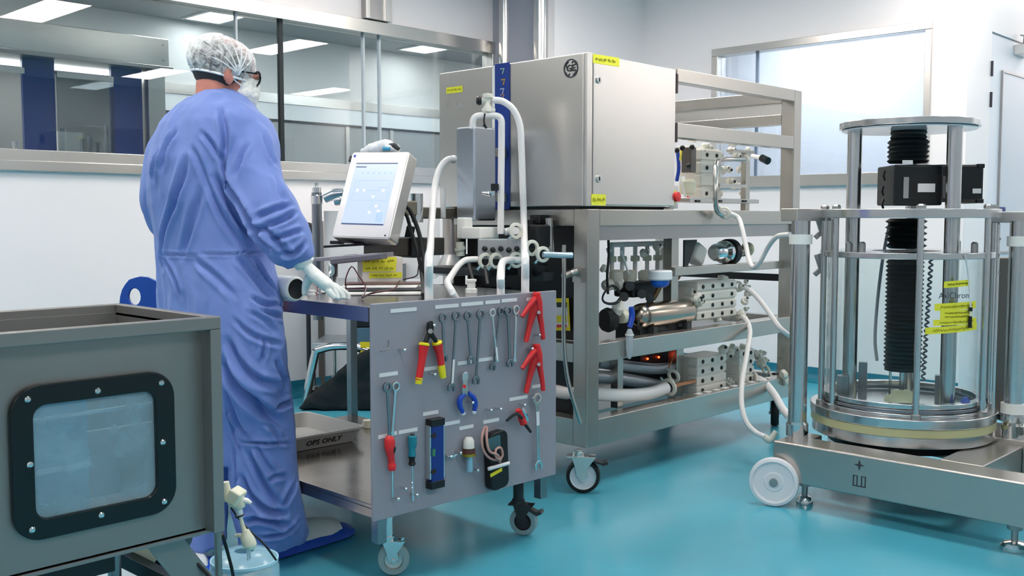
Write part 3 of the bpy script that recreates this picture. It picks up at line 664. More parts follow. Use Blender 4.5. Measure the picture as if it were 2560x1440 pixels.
# outlet motor/valve housing hanging under the tank: grey drum with a cream end
c = P(392, 1372, D=2.62)
q = MB().cyl(c+Vector((.0, .02, .03)), c+Vector((.09, .02, .03)), .052, seg=28).build('drain_housing', mat('housing_grey', '#595f62', .4, .4), tank, bevel=.006)
MB().cyl(c+Vector((-.02, .0, .02)), c+Vector((-.05, -.04, .01)), .04, seg=24).build('housing_cap', CREAM, tank, bevel=.004)
MB().box(.55, .98, TY0+.2, TY1-.04, TZ0-.10, TZ0-.008).build('control_box', mat('control_box_dark', '#22292c', .45), tank, bevel=.004)
for k in range(6):
    x = .62+k*.035; MB().box(x, x+.012, TY0+.185, TY0+.2, TZ0-.095, TZ0-.02).build('connector', BLACKP, tank)
# ------------------------------------------------------------------ sampling line beside the tank
D0 = 2.36
v = thing('sampling_valve', P(590, 1250, D=D0), 'white plastic valve cluster clipped to the right side of the steel tank', 'valve')
def PD(x, y, d=0.): return P(x, y, D=D0+d)
MB().tube([PD(562, 1205), PD(566, 1235), PD(568, 1252)], [.010, .013, .012], 12).build('inlet', CREAM, v)
MB().obox(PD(590, 1240), (.045, .03, .035), Matrix.Rotation(.6, 3, 'Z')@Matrix.Rotation(.5, 3, 'X')).build('valve_body', CREAM, v, bevel=.005)
MB().tube([PD(572, 1258), PD(585, 1255), PD(600, 1262), PD(596, 1228)], [.010, .014, .013, .010], 12).build('valve_body', CREAM, v)
MB().tube([PD(604, 1250), PD(616, 1252), PD(628, 1258)], [.006, .007, .004], 10).build('spigot', WHITEP, v)
MB().cyl(PD(596, 1268), PD(601, 1292), .008, seg=14).build('outlet_barb', mat('clear_barb', '#c9d4dc', .15), v)
MB().cyl(PD(598, 1288), PD(599, 1291), .011, seg=14).build('clip_ring', BLACKP, v)
MB().tube([PD(601, 1292), PD(606, 1312), PD(612, 1330)], [.004, .005, .006], 10).build('thin_tube', CREAM, v)
MB().tube([PD(614, 1325), PD(618, 1345), PD(624, 1362), PD(622, 1372)], [.008, .016, .017, .009], 14).build('filter_capsule', CREAM, v)
MB().tube([PD(588, 1340), PD(598, 1338), PD(610, 1344)], [.004, .005, .006], 8).build('filter_port', CREAM, v)
MB().cyl(PD(619, 1370), PD(621, 1400), .0035, seg=10).build('drip_tube', mat('clear_tube', '#bcd4e0', .1), v)
MB().cyl(PD(623, 1370), PD(627, 1396), .003, seg=10).build('drip_tube', MATS['clear_tube'], v)
cb = thing('black_cable', PD(600, 1300), 'thin black cable looping from the tank edge past the clear bottle', 'cable')
MB().tube([PD(556, 1335, -.05), PD(566, 1370, -.03), PD(578, 1415, -.02), PD(585, 1450, 0)], .0042, 8).build('cable_run', BLACKR, cb)
cb = thing('black_cable', PD(640, 1320), 'thin black cable slanting from the white valve cluster down to the clear bottle', 'cable')
MB().tube([PD(566, 1245, .02), PD(580, 1272, .03), PD(600, 1300, .03), PD(625, 1328, .03), PD(652, 1352, .03), PD(670, 1372, .03), PD(690, 1400, .05)], .0026, 8).build('cable_run', BLACKR, cb)
cb = thing('black_cable', P(470, 1400, D=2.3), 'black cable running diagonally along the bracket under the tank', 'cable')
MB().tube([P(438, 1346, D=2.22), P(470, 1385, D=2.22), P(512, 1428, D=2.22), P(530, 1450, D=2.22)], .0045, 8).build('cable_run', BLACKR, cb)
# clear bottle
c = P(612, 1440, D=2.55); ztop = P(612, 1376, D=2.55).z
bt = thing('clear_bottle', (c.x, c.y, 0), 'large clear plastic bottle with cream tubing coiled inside, on the floor beside the tank', 'bottle')
clr = mat('cloudy_plastic', '#a9d6e8', .2, alpha=.42, spec=.6)
R_ = .088
MB().lathe([(0, 0), (R_*.9, 0), (R_, .015), (R_, ztop-.045), (R_*.93, ztop-.02), (R_*.7, ztop-.004), (R_*.3, ztop), (R_*.28, ztop), (R_*.68, ztop-.007), (R_*.91, ztop-.022), (R_*.98, ztop-.045), (R_*.98, .015), (0, .003)], (c.x, c.y, 0), seg=36).build('bottle_body', clr, bt)
MB().lathe([(R_*.93, ztop-.027), (R_*.98, ztop-.027), (R_*.98, ztop-.02), (R_*.93, ztop-.02)], (c.x, c.y, 0), seg=36, closed=True).build('shoulder_ring', mat('pale_blue_edge', '#a8d4e4', .15), bt)
cc = Vector((c.x, c.y, 0))
MB().tube([cc+RT*-.075+ZV*(ztop-.07), cc+RT*-.03+ZV*(ztop-.085), cc+RT*.03+ZV*(ztop-.075), cc+RT*.06+ZV*(ztop-.05)], [.014, .016, .019, .019], 12).tube([cc+RT*-.04+ZV*(ztop-.10)+CU*.03, cc+RT*.0+ZV*(ztop-.15), cc+RT*.03+ZV*(ztop-.2)], .012, 10).build('inner_tubing', mat('cream_tubing', '#d8cdb4', .5), bt)
MB().cyl((c.x, c.y, .002), (c.x, c.y, ztop*.55), R_*.95, seg=30).build('liquid', mat('liquid_blue', '#4b87a0', .1), bt)
# ------------------------------------------------------------------ blue plastic step/chair behind the tank
ch = thing('plastic_chair', (1.62, 3.95, 0), 'blue plastic chair with a rounded back and grip hole, behind the steel tank', 'chair')
blch = mat('chair_blue', '#17479f', .35)
cD = 4.2
c0 = P(300, 690, D=cD); c1 = P(368, 690, D=cD); wd_ = (c1-c0).length+.16
zt_ = c0.z; cx = (c0+RT*.135)
out = [(-.135, -.36), (-.135, -.10), (-.12, -.05), (-.095, -.015), (-.05, 0), (-.01, -.004), (.04, -.03), (.10, -.08), (.16, -.14), (.22, -.18), (.25, -.22), (.25, -.36)]
cn = RT.cross(ZV)
hole = [( .05*math.cos(2*PI*k/16)*.5-.07, .035*math.sin(2*PI*k/16)-.085) for k in range(16)]
bk = MB(); o_ = Vector((cx.x, cx.y, zt_))
outer = []
for (x, z) in hole:
    a = math.atan2(z+.085, x+.07); 
    # walk the outline of the back radially from the hole centre
    best = 5
    for i in range(len(out)):
        (x1, z1), (x2, z2) = out[i], out[(i+1) % len(out)]
        dx_, dz_ = math.cos(a), math.sin(a); ex, ez = x2-x1, z2-z1; den = dx_*ez-dz_*ex
        if abs(den) < 1e-9: continue
        tt = ((x1+.07)*ez-(z1+.085)*ex)/den; uu = ((x1+.07)*dz_-(z1+.085)*dx_)/den
        if tt > 0 and -1e-6 <= uu <= 1+1e-6: best = min(best, tt)
    outer.append((-.07+dx_*best, -.085+dz_*best))
bk.ringplate(outer, hole, o_, RT, ZV, cn*.02)
bk.build('backrest', blch, ch, bevel=.004)
so = o_-ZV*.36
MB().obox(so-cn*.2+ZV*-.02, (.42, .42, .03), Matrix((RT, cn, ZV)).transposed()).build('seat', blch, ch, bevel=.012)
for sx_ in (-.18, .18):
    for sy_ in (-.01, -.38):
        p = so+RT*sx_+cn*sy_; MB().cyl((p.x+RT.x*sx_*.15, p.y, .0), (p.x, p.y, so.z-.02), .014, seg=12).build('leg', CHROME, ch)
for sx_ in (-.15, .15):
    MB().cyl(so+RT*sx_-ZV*.02, o_+RT*sx_-ZV*.3, .012, seg=10).build('back_support', CHROME, ch)
# ================================================================== the operator
import numpy as np
def G(px, py, fwd): return P(px, py, D=fwd)
def solid(mbs, voxel, smooth=4, fac=.5):
    """union of overlapping closed shapes as one continuous skin"""
    me = bpy.data.meshes.new('tmp'); vs = []; fs = []
    for m in mbs:
        o = len(vs); vs += [tuple(v) for v in m.v]; fs += [tuple(i+o for i in f) for f in m.f]
    me.from_pydata(vs, [], fs)
    bm = bmesh.new(); bm.from_mesh(me); bmesh.ops.recalc_face_normals(bm, faces=bm.faces); bm.to_mesh(me); bm.free()
    ob = bpy.data.objects.new('tmp', me); C.objects.link(ob)
    r = ob.modifiers.new('r', 'REMESH'); r.mode = 'VOXEL'; r.voxel_size = voxel; r.use_smooth_shade = True
    if smooth:
        s = ob.modifiers.new('s', 'SMOOTH'); s.iterations = smooth; s.factor = fac
    dg = bpy.context.evaluated_depsgraph_get(); out = bpy.data.meshes.new_from_object(ob.evaluated_get(dg))
    bpy.data.objects.remove(ob); bpy.data.meshes.remove(me)
    return out
def link_mesh(me, name, m, parent, world=True):
    me.name = name
    if world: me.transform(Matrix.Translation(-offset_of(parent)))
    me.materials.clear(); me.materials.append(m)
    me.polygons.foreach_set('use_smooth', [True]*len(me.polygons))
    o = bpy.data.objects.new(name, me); C.objects.link(o); o.parent = parent
    return o
def ell(c, a, b, z=0., n=28, rot=0., power=2.2):
    c = Vector(c); o = []
    for k in range(n):
        t = 2*PI*k/n; x = math.copysign(abs(math.cos(t))**(2/power), math.cos(t))*b; y = math.copysign(abs(math.sin(t))**(2/power), math.sin(t))*a
        o.append(c+Vector((x*math.cos(rot)-y*math.sin(rot), x*math.sin(rot)+y*math.cos(rot), z)))
    return o
def ellipsoid(c, rx, ry, rz, M=None, seg=20, rg=12):
    m = MB().sphere((0, 0, 0), 1, seg, rg); M = M or Matrix.Identity(3); c = Vector(c)
    m.v = [c+M@Vector((v.x*rx, v.y*ry, v.z*rz)) for v in m.v]; return m
FC = 3.45
person = thing('person', (1.79, 3.12, 0), 'person in blue gown, hair net and gloves, standing at the tool cart', 'person')
skin = mat('skin', '#c98474', .5, bump=.03, bscale=150, var=.06, var_scale=20)
gown_m = mat('gown_blue', '#6e86c8', .75, sheen=.1, bump=.12, bscale=260)
hairm = mat('grey_brown_hair', '#3b3a3c', .7, bump=.4, bscale=120)
glove_m = mat('latex_glove', '#e2e6e4', .42, bump=.05, bscale=90)
# ---- torso and skirt of the gown, as loops stacked from collar to hip
def loops(rows, ratio=.62, fwd=FC, power=2.3):
    out = []
    for r in rows:
        y, L_, R_ = r[:3]; rt = r[3] if len(r) > 3 else ratio; f = r[4] if len(r) > 4 else fwd
        c = G((L_+R_)/2, y, f); W = (R_-L_)/2/2533*f; a = W/math.hypot(.72, .69*rt)
        out.append(ell(c, a, a*rt, n=32, power=power))
    return out
torso = MB().rings(loops([(226, 508, 588, 1.0, 3.40), (238, 492, 602, .95, 3.40), (250, 462, 622, .8, 3.41), (264, 430, 640, .7, 3.42), (284, 404, 660, .64, 3.42), (310, 382, 676, .60, 3.42), (350, 362, 678, .58, 3.42), (400, 350, 668, .58, 3.42),
    (470, 354, 660, .58, 3.42), (540, 364, 668, .56, 3.42), (600, 370, 682, .54, 3.42), (643, 368, 696, .52, 3.42), (700, 364, 708, .48, 3.41), (760, 364, 722, .45, 3.40), (830, 370, 732, .45, 3.40), (880, 385, 736, .47, 3.40), (930, 400, 732, .44, 3.39), (975, 425, 722, .42, 3.38), (1020, 450, 704, .40, 3.38), (1060, 480, 684, .38, 3.38)]))
def tubew(pts, r, seg=24, sub=6, flat=1.): return MB().tube([G(*p) for p in pts], r, seg, sub, True, flat)
armR = tubew([(625, 318, 3.36), (634, 372, 3.30), (640, 440, 3.25), (664, 500, 3.21), (698, 565, 3.18), (724, 612, 3.17), (744, 640, 3.17), (752, 655, 3.17)], [.070, .088, .088, .082, .082, .079, .070, .055, .046])
armL = tubew([(440, 322, 3.53), (415, 390, 3.55), (407, 470, 3.56), (410, 530, 3.6), (450, 590, 3.68), (520, 640, 3.75), (600, 665, 3.75)], [.062, .072, .074, .070, .062, .055, .048])
legR = MB().rings([ell(G(x, y, f), a, b, n=28) for x, y, f, a, b in ((632, 880, 3.33, .11, .10), (646, 960, 3.32, .120, .100), (653, 1060, 3.33, .122, .098), (656, 1150, 3.34, .125, .098), (664, 1230, 3.36, .127, .105), (672, 1290, 3.38, .131, .11), (682, 1330, 3.41, .127, .11), (680, 1356, 3.42, .117, .105))])
legL = MB().rings([ell(G(x, y, f), a, b, n=28) for x, y, f, a, b in ((510, 890, 3.46, .14, .12), (505, 1000, 3.46, .135, .115), (505, 1100, 3.44, .125, .11), (492, 1200, 3.42, .12, .11), (480, 1300, 3.40, .125, .115), (478, 1358, 3.38, .118, .115))])
panel = MB().rings([ell(G(x, y, f), a, b, n=28) for x, y, f, a, b in ((570, 900, 3.44, .22, .12), (575, 1000, 3.42, .20, .11), (588, 1080, 3.41, .17, .10), (598, 1150, 3.40, .13, .09))])
gm = solid([torso, armR, armL, legR, legL, panel], .0068, 5, .6)
n = len(gm.vertices); co_ = np.empty(n*3); gm.vertices.foreach_get('co', co_); co_ = co_.reshape(-1, 3)
nr = np.empty(n*3); gm.vertices.foreach_get('normal', nr); nr = nr.reshape(-1, 3)
bvh = BVHTree.FromPolygons([Vector(v) for v in co_], [tuple(p.vertices) for p in gm.polygons])
def hit(px, py):
    d = (FW+RT*((px-1280)/F)+UP*((720-py)/F)).normalized(); h = bvh.ray_cast(Vector((0, 0, CH)), d)
    return h[0]
disp = np.zeros(n)
def fold(pts, amp, w, ridge=.55, asym=0.):
    """press a crease (amp>0 valley) along a traced line on the cloth"""
    hs = [hit(*p) for p in catmull([(a, b, 0) for a, b in pts], 5) for p in [p[:2]]] if len(pts) > 2 else [hit(pts[0][0]+(pts[1][0]-pts[0][0])*t/5, pts[0][1]+(pts[1][1]-pts[0][1])*t/5) for t in range(6)]
    hs = [h for h in hs if h is not None]
    if len(hs) < 2: return
    A = np.array([tuple(h) for h in hs]); m = len(A)
    lo = A.min(0)-5*w; hi = A.max(0)+5*w
    idx = np.where(((co_ > lo) & (co_ < hi)).all(1))[0]
    if not len(idx): return
    q = co_[idx]; best = np.full(len(idx), 1e9); tt = np.zeros(len(idx)); sd = np.zeros(len(idx))
    view = np.array(tuple(FW))
    for i in range(m-1):
        a, b = A[i], A[i+1]; e = b-a; L2 = (e@e)+1e-12
        if L2 > .02: continue
        t = np.clip(((q-a)@e)/L2, 0, 1); dv = q-(a+t[:, None]*e); d = np.linalg.norm(dv, axis=1)
        side = np.sign(np.cross(e, view)@dv.T)
        k = d < best; best[k] = d[k]; tt[k] = (i+t[k])/(m-1); sd[k] = side[k]
    taper = np.clip(np.minimum(tt, 1-tt)*5, 0, 1)**.7*.85+.15
    d = best/(w*.80)
    v = -np.exp(-d*d)+ridge*(1+asym*sd)*np.exp(-((d-1.9)/.9)**2)
    disp[idx] += amp*1.9*taper*v
for pts, amp, w in (
    (((553, 274), (563, 332), (563, 398)), .012, .011), (((558, 396), (573, 444), (592, 488), (621, 536), (655, 595), (675, 624)), .016, .012),
    (((505, 332), (529, 361), (553, 400)), .007, .010), (((437, 327), (417, 376), (405, 425)), .009, .012), (((398, 378), (383, 449)), .008, .011),
    (((480, 370), (500, 412), (520, 470)), .006, .012), (((466, 400), (442, 498), (417, 570), (403, 668)), .012, .016), (((500, 480), (480, 560), (455, 640)), .008, .016),
    (((540, 440), (580, 522), (625, 590)), .011, .013), (((520, 460), (560, 545), (610, 620)), .007, .012), (((616, 360), (600, 400), (590, 440)), .009, .010),
    (((640, 545), (685, 527), (730, 512)), .008, .010), (((631, 566), (670, 580), (699, 609), (723, 636)), .010, .010), (((655, 572), (709, 551), (738, 530)), .009, .009),
    (((700, 632), (733, 634), (764, 606)), .009, .009), (((680, 600), (720, 588), (756, 575)), .008, .009), (((690, 440), (700, 480), (716, 505)), .005, .010),
    (((660, 330), (676, 380), (690, 410)), .006, .010), (((373, 634), (480, 637), (612, 632), (688, 630)), .004, .004), (((592, 640), (631, 684), (672, 738)), .009, .012),
    (((490, 648), (539, 692), (587, 741)), .006, .013), (((417, 650), (440, 700), (450, 741)), .008, .011), (((385, 650), (378, 700), (383, 745)), .006, .010),
    (((640, 650), (665, 700), (700, 745)), .006, .010), (((585, 800), (625, 835), (660, 850), (700, 862)), .007, .010), (((560, 905), (590, 960), (640, 1010), (700, 1062)), .020, .019),
    (((570, 850), (600, 905), (645, 950), (695, 966)), .012, .014), (((664, 850), (660, 880), (656, 902)), .009, .008), (((690, 900), (705, 940), (715, 965)), .009, .011),
    (((630, 742), (660, 760), (700, 765)), .008, .009), (((655, 775), (690, 790), (716, 800)), .006, .008), (((625, 780), (660, 800), (690, 830)), .006, .009),
    (((564, 975), (590, 1040), (625, 1100)), .010, .010), (((565, 1005), (585, 1080), (605, 1125)), .008, .009), (((655, 1055), (685, 1075), (706, 1105)), .007, .009),
    (((687, 1018), (710, 1012), (728, 1004)), .011, .010), (((608, 1104), (663, 1110), (730, 1107)), .008, .006), (((608, 1190), (632, 1241), (669, 1275), (712, 1283)), .014, .013),
    (((622, 1130), (655, 1200), (700, 1268)), .010, .012), (((640, 1116), (665, 1160), (690, 1188)), .006, .010), (((614, 1306), (640, 1297), (675, 1302), (722, 1314)), .012, .011),
    (((650, 1345), (712, 1330), (750, 1302)), .010, .010), (((670, 1202), (690, 1192), (715, 1190)), .007, .009), (((738, 1200), (722, 1235), (708, 1262)), .009, .010),
    (((585, 1120), (596, 1190), (600, 1260), (612, 1330)), .010, .011), (((700, 760), (722, 830), (730, 900)), .006, .010)):
    fold(pts, amp, w)
rd = np.empty(n)
for i in range(n):
    x, y, z = co_[i]
    rd[i] = (abs(noise.noise(Vector((x*7+z*1.3, y*7, z*2.4)))-.0)*-1+.25)*.015+noise.noise(Vector((x*22, y*22+z*4, z*9)))*.003+(.25-abs(noise.noise(Vector((x*14, y*14, z*5+x*6+4)))))*.010+(.2-abs(noise.noise(Vector((x*26+z*9, y*26, z*13)))))*.0045*(1 if z < .95 else .5)
co_ = co_+nr*(disp+rd)[:, None]
gm.vertices.foreach_set('co', co_.reshape(-1)); gm.update()
gown = link_mesh(gm, 'gown', gown_m, person)
# collar, cuffs
for nm_, pts_, r_ in (('collar', [(500, 236, 3.36), (535, 229, 3.33), (572, 240, 3.33), (602, 257, 3.36)], .0055),):
    MB().tube([G(*p) for p in pts_], [r_*.6, r_, r_, r_*.6], 10).build(nm_, mat('collar_pale', '#8fa4e0', .7), gown)
# ---- head (local: x forward, y left, z up)
HR = Matrix.Rotation(math.radians(-22), 3, 'Z')@Matrix.Rotation(math.radians(4), 3, 'Y')
HCt = G(566, 186, 3.42)
def hp(x, y, z): return HCt+HR@Vector((x, y, z))
def hell(c, rx, ry, rz, ang=None): return ellipsoid(hp(*c), rx, ry, rz, HR@(ang or Matrix.Identity(3)))
nb = G(556, 262, 3.42)
head = [hell((-.012, 0, .032), .096, .076, .088), hell((.03, 0, -.035), .062, .060, .085), hell((.035, 0, -.095), .042, .040, .028), hell((-.035, 0, -.045), .062, .062, .055),
        hell((.094, 0, -.03), .016, .013, .024), hell((.085, 0, .0), .02, .05, .014), hell((.09, 0, -.075), .012, .024, .010),
        MB().tube([hp(-.03, 0, -.02), hp(-.035, 0, -.07), (hp(-.04, 0, -.11)+nb)/2, nb, nb-ZV*.08], [.060, .061, .062, .068, .085], 20)]
for s in (-1, 1):
    er = Matrix.Rotation(.25*s, 3, 'Z')
    head.append(hell((-.002, s*.078, -.018), .018, .007, .030, er)); head.append(hell((-.012, s*.084, -.010), .014, .006, .022, er))
    head.append(hell((.07, s*.032, -.005), .016, .016, .012))
tb = G(545, 300, 3.46)
bodyparts = head+[MB().rings(loops([(262, 470, 615, .7), (300, 425, 620, .62), (400, 400, 625, .6), (560, 405, 640, .62), (700, 400, 660, .62), (860, 415, 690, .62)])),
    tubew([(615, 325, 3.36), (642, 430, 3.25), (690, 545, 3.19), (748, 645, 3.17), (760, 664, 3.17)], [.05, .05, .046, .036, .028, .028], 16),
    tubew([(450, 335, 3.53), (412, 470, 3.56), (455, 588, 3.68), (600, 665, 3.75)], [.038, .040, .036, .028], 16),
    tubew([(630, 850, 3.45), (655, 1060, 3.44), (676, 1330, 3.5)], [.085, .065, .045], 16), tubew([(490, 850, 3.55), (500, 1060, 3.5), (480, 1340, 3.4)], [.085, .065, .045], 16)]
body = link_mesh(solid(bodyparts, .0062, 3, .5), 'body', skin, person)
MB().add(*(lambda m: (m.v, m.f))(hell((-.015, 0, .024), .099, .081, .094))).build('hair', hairm, person)
# hair net: puffed dome, gathered to a band over the ear
def cap_mesh():
    mb = MB(); rg = []; R = 26; S = 72
    for i in range(R+1):
        t = i/R; th = t*PI*.62; ring = []
        for j in range(S):
            ph = 2*PI*j/S; cx, cy = math.cos(ph), math.sin(ph)
            puff = 1+.13*math.sin(min(1, t*1.12)*PI)**.8
            pinch = math.exp(-((((ph-4.95+PI) % (2*PI))-PI)/.9)**2)
            pl = (.006*math.sin(ph*17+t*5)+.005*math.sin(ph*29+2-t*4))*(t**1.2)*(1+1.2*pinch)+.006*noise.noise(Vector((cx*3, cy*3, t*5)))
            r = math.sin(th)*puff+pl*9*.6
            x = (-.012 if cx > 0 else -.018)+cx*r*(.100 if cx > 0 else .104)
            y = cy*r*.092
            z = .022+math.cos(th)*.104+.012*max(0, -cx)*math.sin(th)
            if t > .93: x = x*.955-.001; y *= .955
            ring.append(hp(x, y, z-.006*cx))
        rg.append(ring)
    mb.rings(rg, True, False); return mb
netm = bpy.data.materials.new('hair_net'); netm.use_nodes = True; nt = netm.node_tree; N = nt.nodes; L = nt.links; pb = N['Principled BSDF']
pb.inputs['Base Color'].default_value = lin('#eef0f2'); pb.inputs['Roughness'].default_value = .7
tc = N.new('ShaderNodeTexCoord'); n1 = N.new('ShaderNodeTexNoise'); n1.inputs['Scale'].default_value = 48; n1.inputs['Detail'].default_value = 5; n1.inputs['Distortion'].default_value = 1.2
cr = N.new('ShaderNodeValToRGB'); cr.color_ramp.elements[0].position = .38; cr.color_ramp.elements[1].position = .66
cr.color_ramp.elements[0].color = (.10, .10, .10, 1); cr.color_ramp.elements[1].color = (.62, .62, .62, 1)
lw = N.new('ShaderNodeLayerWeight'); lw.inputs['Blend'].default_value = .22; mx = N.new('ShaderNodeMath'); mx.operation = 'ADD'; mx.use_clamp = True
L.new(tc.outputs['Object'], n1.inputs['Vector']); L.new(n1.outputs['Fac'], cr.inputs['Fac']); L.new(cr.outputs['Color'], mx.inputs[0]); L.new(lw.outputs['Facing'], mx.inputs[1]); L.new(mx.outputs[0], pb.inputs['Alpha'])
net = cap_mesh().build('hair_net', netm, person, ang=80)
netw = mat('net_band', '#f0f1f3', .7)
ring = [hp(-.014+math.cos(a)*(.100 if math.cos(a) > 0 else .104)*.93, math.sin(a)*.083, .022+math.cos(PI*.62)*.104+.011*max(0, -math.cos(a))-.006*math.cos(a)) for a in [2*PI*k/40 for k in range(41)]]
MB().tube(ring, .0042, 8, 1, cap=False).build('elastic_band', netw, net)
cbv = BVHTree.FromPolygons([v.co+offset_of(person) for v in net.data.vertices], [tuple(p.vertices) for p in net.data.polygons])
def onnet(p):
    d = (p-HCt).normalized(); h = cbv.ray_cast(HCt, d)
    return (h[0]+d*.001) if h[0] else p
pl = MB(); e0 = onnet(hp(.030, -.09, -.006))
for k, (x, y, z) in enumerate(((-.085, -.060, .045), (-.07, -.060, .075), (-.045, -.055, .10), (-.010, -.050, .118), (.025, -.045, .12), (.055, -.05, .10), (.08, -.05, .07))):
    e1 = hp(x, y, z); pl.tube([onnet(e0.lerp(e1, t)) for t in (0, .2, .4, .6, .8, 1)], [.0040, .0022, .0014, .0011, .0008], 8, 3)
pl.sphere(e0, .006, 12, 8)
pl.build('net_gathers', netw, net)
# beard cover
bc = [hell((.052, 0, -.070), .052, .066, .070)]
bcm = mat('beard_cover', '#eceae6', .75, bump=.5, bscale=120)
bv = link_mesh(solid([hell((.058, 0, -.052), .056, .066, .070), hell((.050, 0, -.112), .046, .050, .042)], .005, 3), 'beard_cover', bcm, person)
for vtx in bv.data.vertices:
    vtx.co += vtx.normal*(.0035*noise.noise(vtx.co*60)+.002*noise.noise(vtx.co*140))
for s in (-1, 1):
    MB().tube([hp(.04, s*.066, -.04), hp(.01, s*.078, -.02), hp(-.004, s*.084, .012)], .0022, 6).build('ear_loop', netw, bv)
# glasses
g = MB().tube([hp(-.01, -.082, .000), hp(.04, -.078, .004), hp(.088, -.070, .004)], .0028, 8).tube([hp(-.01, .082, .000), hp(.04, .078, .004), hp(.088, .070, .004)], .0028, 8)
for s in (-1, 1):
    g.tube([hp(.094+.006*math.cos(a), s*.038+.031*math.cos(a)*s, -.008+.023*math.sin(a)) for a in [2*PI*k/16 for k in range(17)]], .0036, 8, 1)
g.tube([hp(.102, -.009, -.004), hp(.106, 0, 0), hp(.102, .009, -.004)], .003, 8)
gl_ = g.build('glasses', mat('glasses_black', '#0c0d10', .25), person)
for s in (-1, 1):
    MB().lathe([(0, 0), (.03, 0), (.03, .001), (0, .001)], hp(.096, s*.038, -.008), HR@Vector((1, 0, 0)), 20).build('lens', GL, gl_)
# ---- gloved hands
def hand(wrist, palm, fingers, thumb, name, cuff):
    mbs = [MB().tube(cuff, [.036, .034, .031], 18), MB().tube([wrist]+palm, [.029, .034, .036, .030][:len(palm)+1], 18, 6, True, .62)]
    for f in fingers: mbs.append(MB().tube(f[0], f[1], 12, 4))
    mbs.append(MB().tube(thumb[0], thumb[1], 12, 4))
    me = solid(mbs, .0032, 2, .5)
    for v in me.vertices: v.co += v.normal*(.0012*noise.noise(v.co*90))
    return link_mesh(me, name, glove_m, person)
w_ = G(765, 664, 3.17)
fr_ = [.0125, .0115, .0105, .0095, .0085]
hand(w_, [G(790, 690, 3.17), G(812, 708, 3.18), G(826, 718, 3.19)],
     [([G(818, 706, 3.21), G(840, 718, 3.23), G(860, 730, 3.245), G(870, 741, 3.25), G(866, 749, 3.245)], fr_),
      ([G(822, 712, 3.20), G(842, 726, 3.21), G(856, 738, 3.215), G(858, 748, 3.21)], fr_),
      ([G(820, 716, 3.185), G(834, 730, 3.185), G(843, 741, 3.185), G(845, 749, 3.18)], fr_),
      ([G(812, 716, 3.165), G(824, 730, 3.16), G(834, 741, 3.16), G(836, 747, 3.16)], [.011, .0105, .0095, .0085, .008])],
     ([G(778, 684, 3.20), G(768, 706, 3.225), G(764, 722, 3.24), G(762, 738, 3.24)], [.017, .015, .0125, .010]), 'glove', [G(747, 640, 3.17), G(757, 652, 3.17), w_])
wl_ = G(612, 668, 3.75)
hand(wl_, [G(640, 676, 3.72), G(665, 690, 3.70)], [([G(665, 688, 3.7+.02*k), G(688, 700, 3.68+.02*k), G(700, 712, 3.66+.02*k)], fr_) for k in (-1, 0, 1, 2)],
     ([G(640, 680, 3.68), G(655, 700, 3.64), G(670, 712, 3.63)], [.016, .013, .010]), 'glove', [G(590, 662, 3.76), G(602, 666, 3.755), wl_])
# ---- feet in overshoes
def shoe(h, t, label):
    h = Vector(h); t = Vector(t); d = (t-h).normalized(); s = d.cross(ZV); L_ = (t-h).length
    def sec(u, w, hgt, z0=0., ww=0.):
        c = h+d*(u*L_); return [c+s*(w*math.cos(a))*(1+ww*(math.sin(a) < 0))+ZV*(z0+max(0, math.sin(a))*hgt+min(0, math.sin(a))*z0) for a in [2*PI*k/24 for k in range(24)]]
    sole = MB().rings([sec(0, .03, .03, .008), sec(.06, .06, .05, .008), sec(.3, .068, .06, .008), sec(.6, .080, .05, .008), sec(.85, .085, .035, .008), sec(.96, .062, .026, .008), sec(1.0, .02, .015, .006)])
    b = sole.build('shoe_cover', mat('shoe_cover_blue', '#1d55c8', .55, bump=.3, bscale=60), person)
    up_ = MB().rings([sec(.02, .035, .05, .02), sec(.1, .055, .12, .02), sec(.3, .060, .125, .02), sec(.5, .066, .085, .02), sec(.7, .070, .062, .02), sec(.84, .060, .05, .02), sec(.88, .03, .03, .02)])
    for i, v in enumerate(up_.v): v += ZV*.004*math.sin((v-h).dot(d)*150)
    up_.build('shoe_upper', mat('shoe_upper_white', '#f2f2f3', .6, bump=.3, bscale=50), person)
shoe((1.79, 2.99, 0), (2.27, 3.05, 0), 'r'); shoe((1.28, 3.07, 0), (1.73, 3.04, 0), 'l')
# ---- white jar lying by the hand
j = thing('jar', G(725, 705, 3.28), 'open white plastic jar lying on its side between the person and the gloved hand', 'jar')
ja = (RT*.75-_v if False else (RT*.72-Vector((_fh[0], _fh[1], 0))*.66)).normalized(); jc = G(718, 704, 3.32); jc.z = .905+.0415
MB().lathe([(0, -.05), (.038, -.05), (.041, -.045), (.041, .045), (.036, .052), (.033, .052), (.037, .042), (.037, -.04), (0, -.04)], jc, ja, 28).build('jar_body', WHITEP, j)
MB().lathe([(0, -.038), (.0365, -.038), (.0365, .04), (.02, .036), (0, .034)], jc, ja, 24).build('jar_dark_fill', BLACKR, j)  # black fill stands for the dark hollow of the open jar
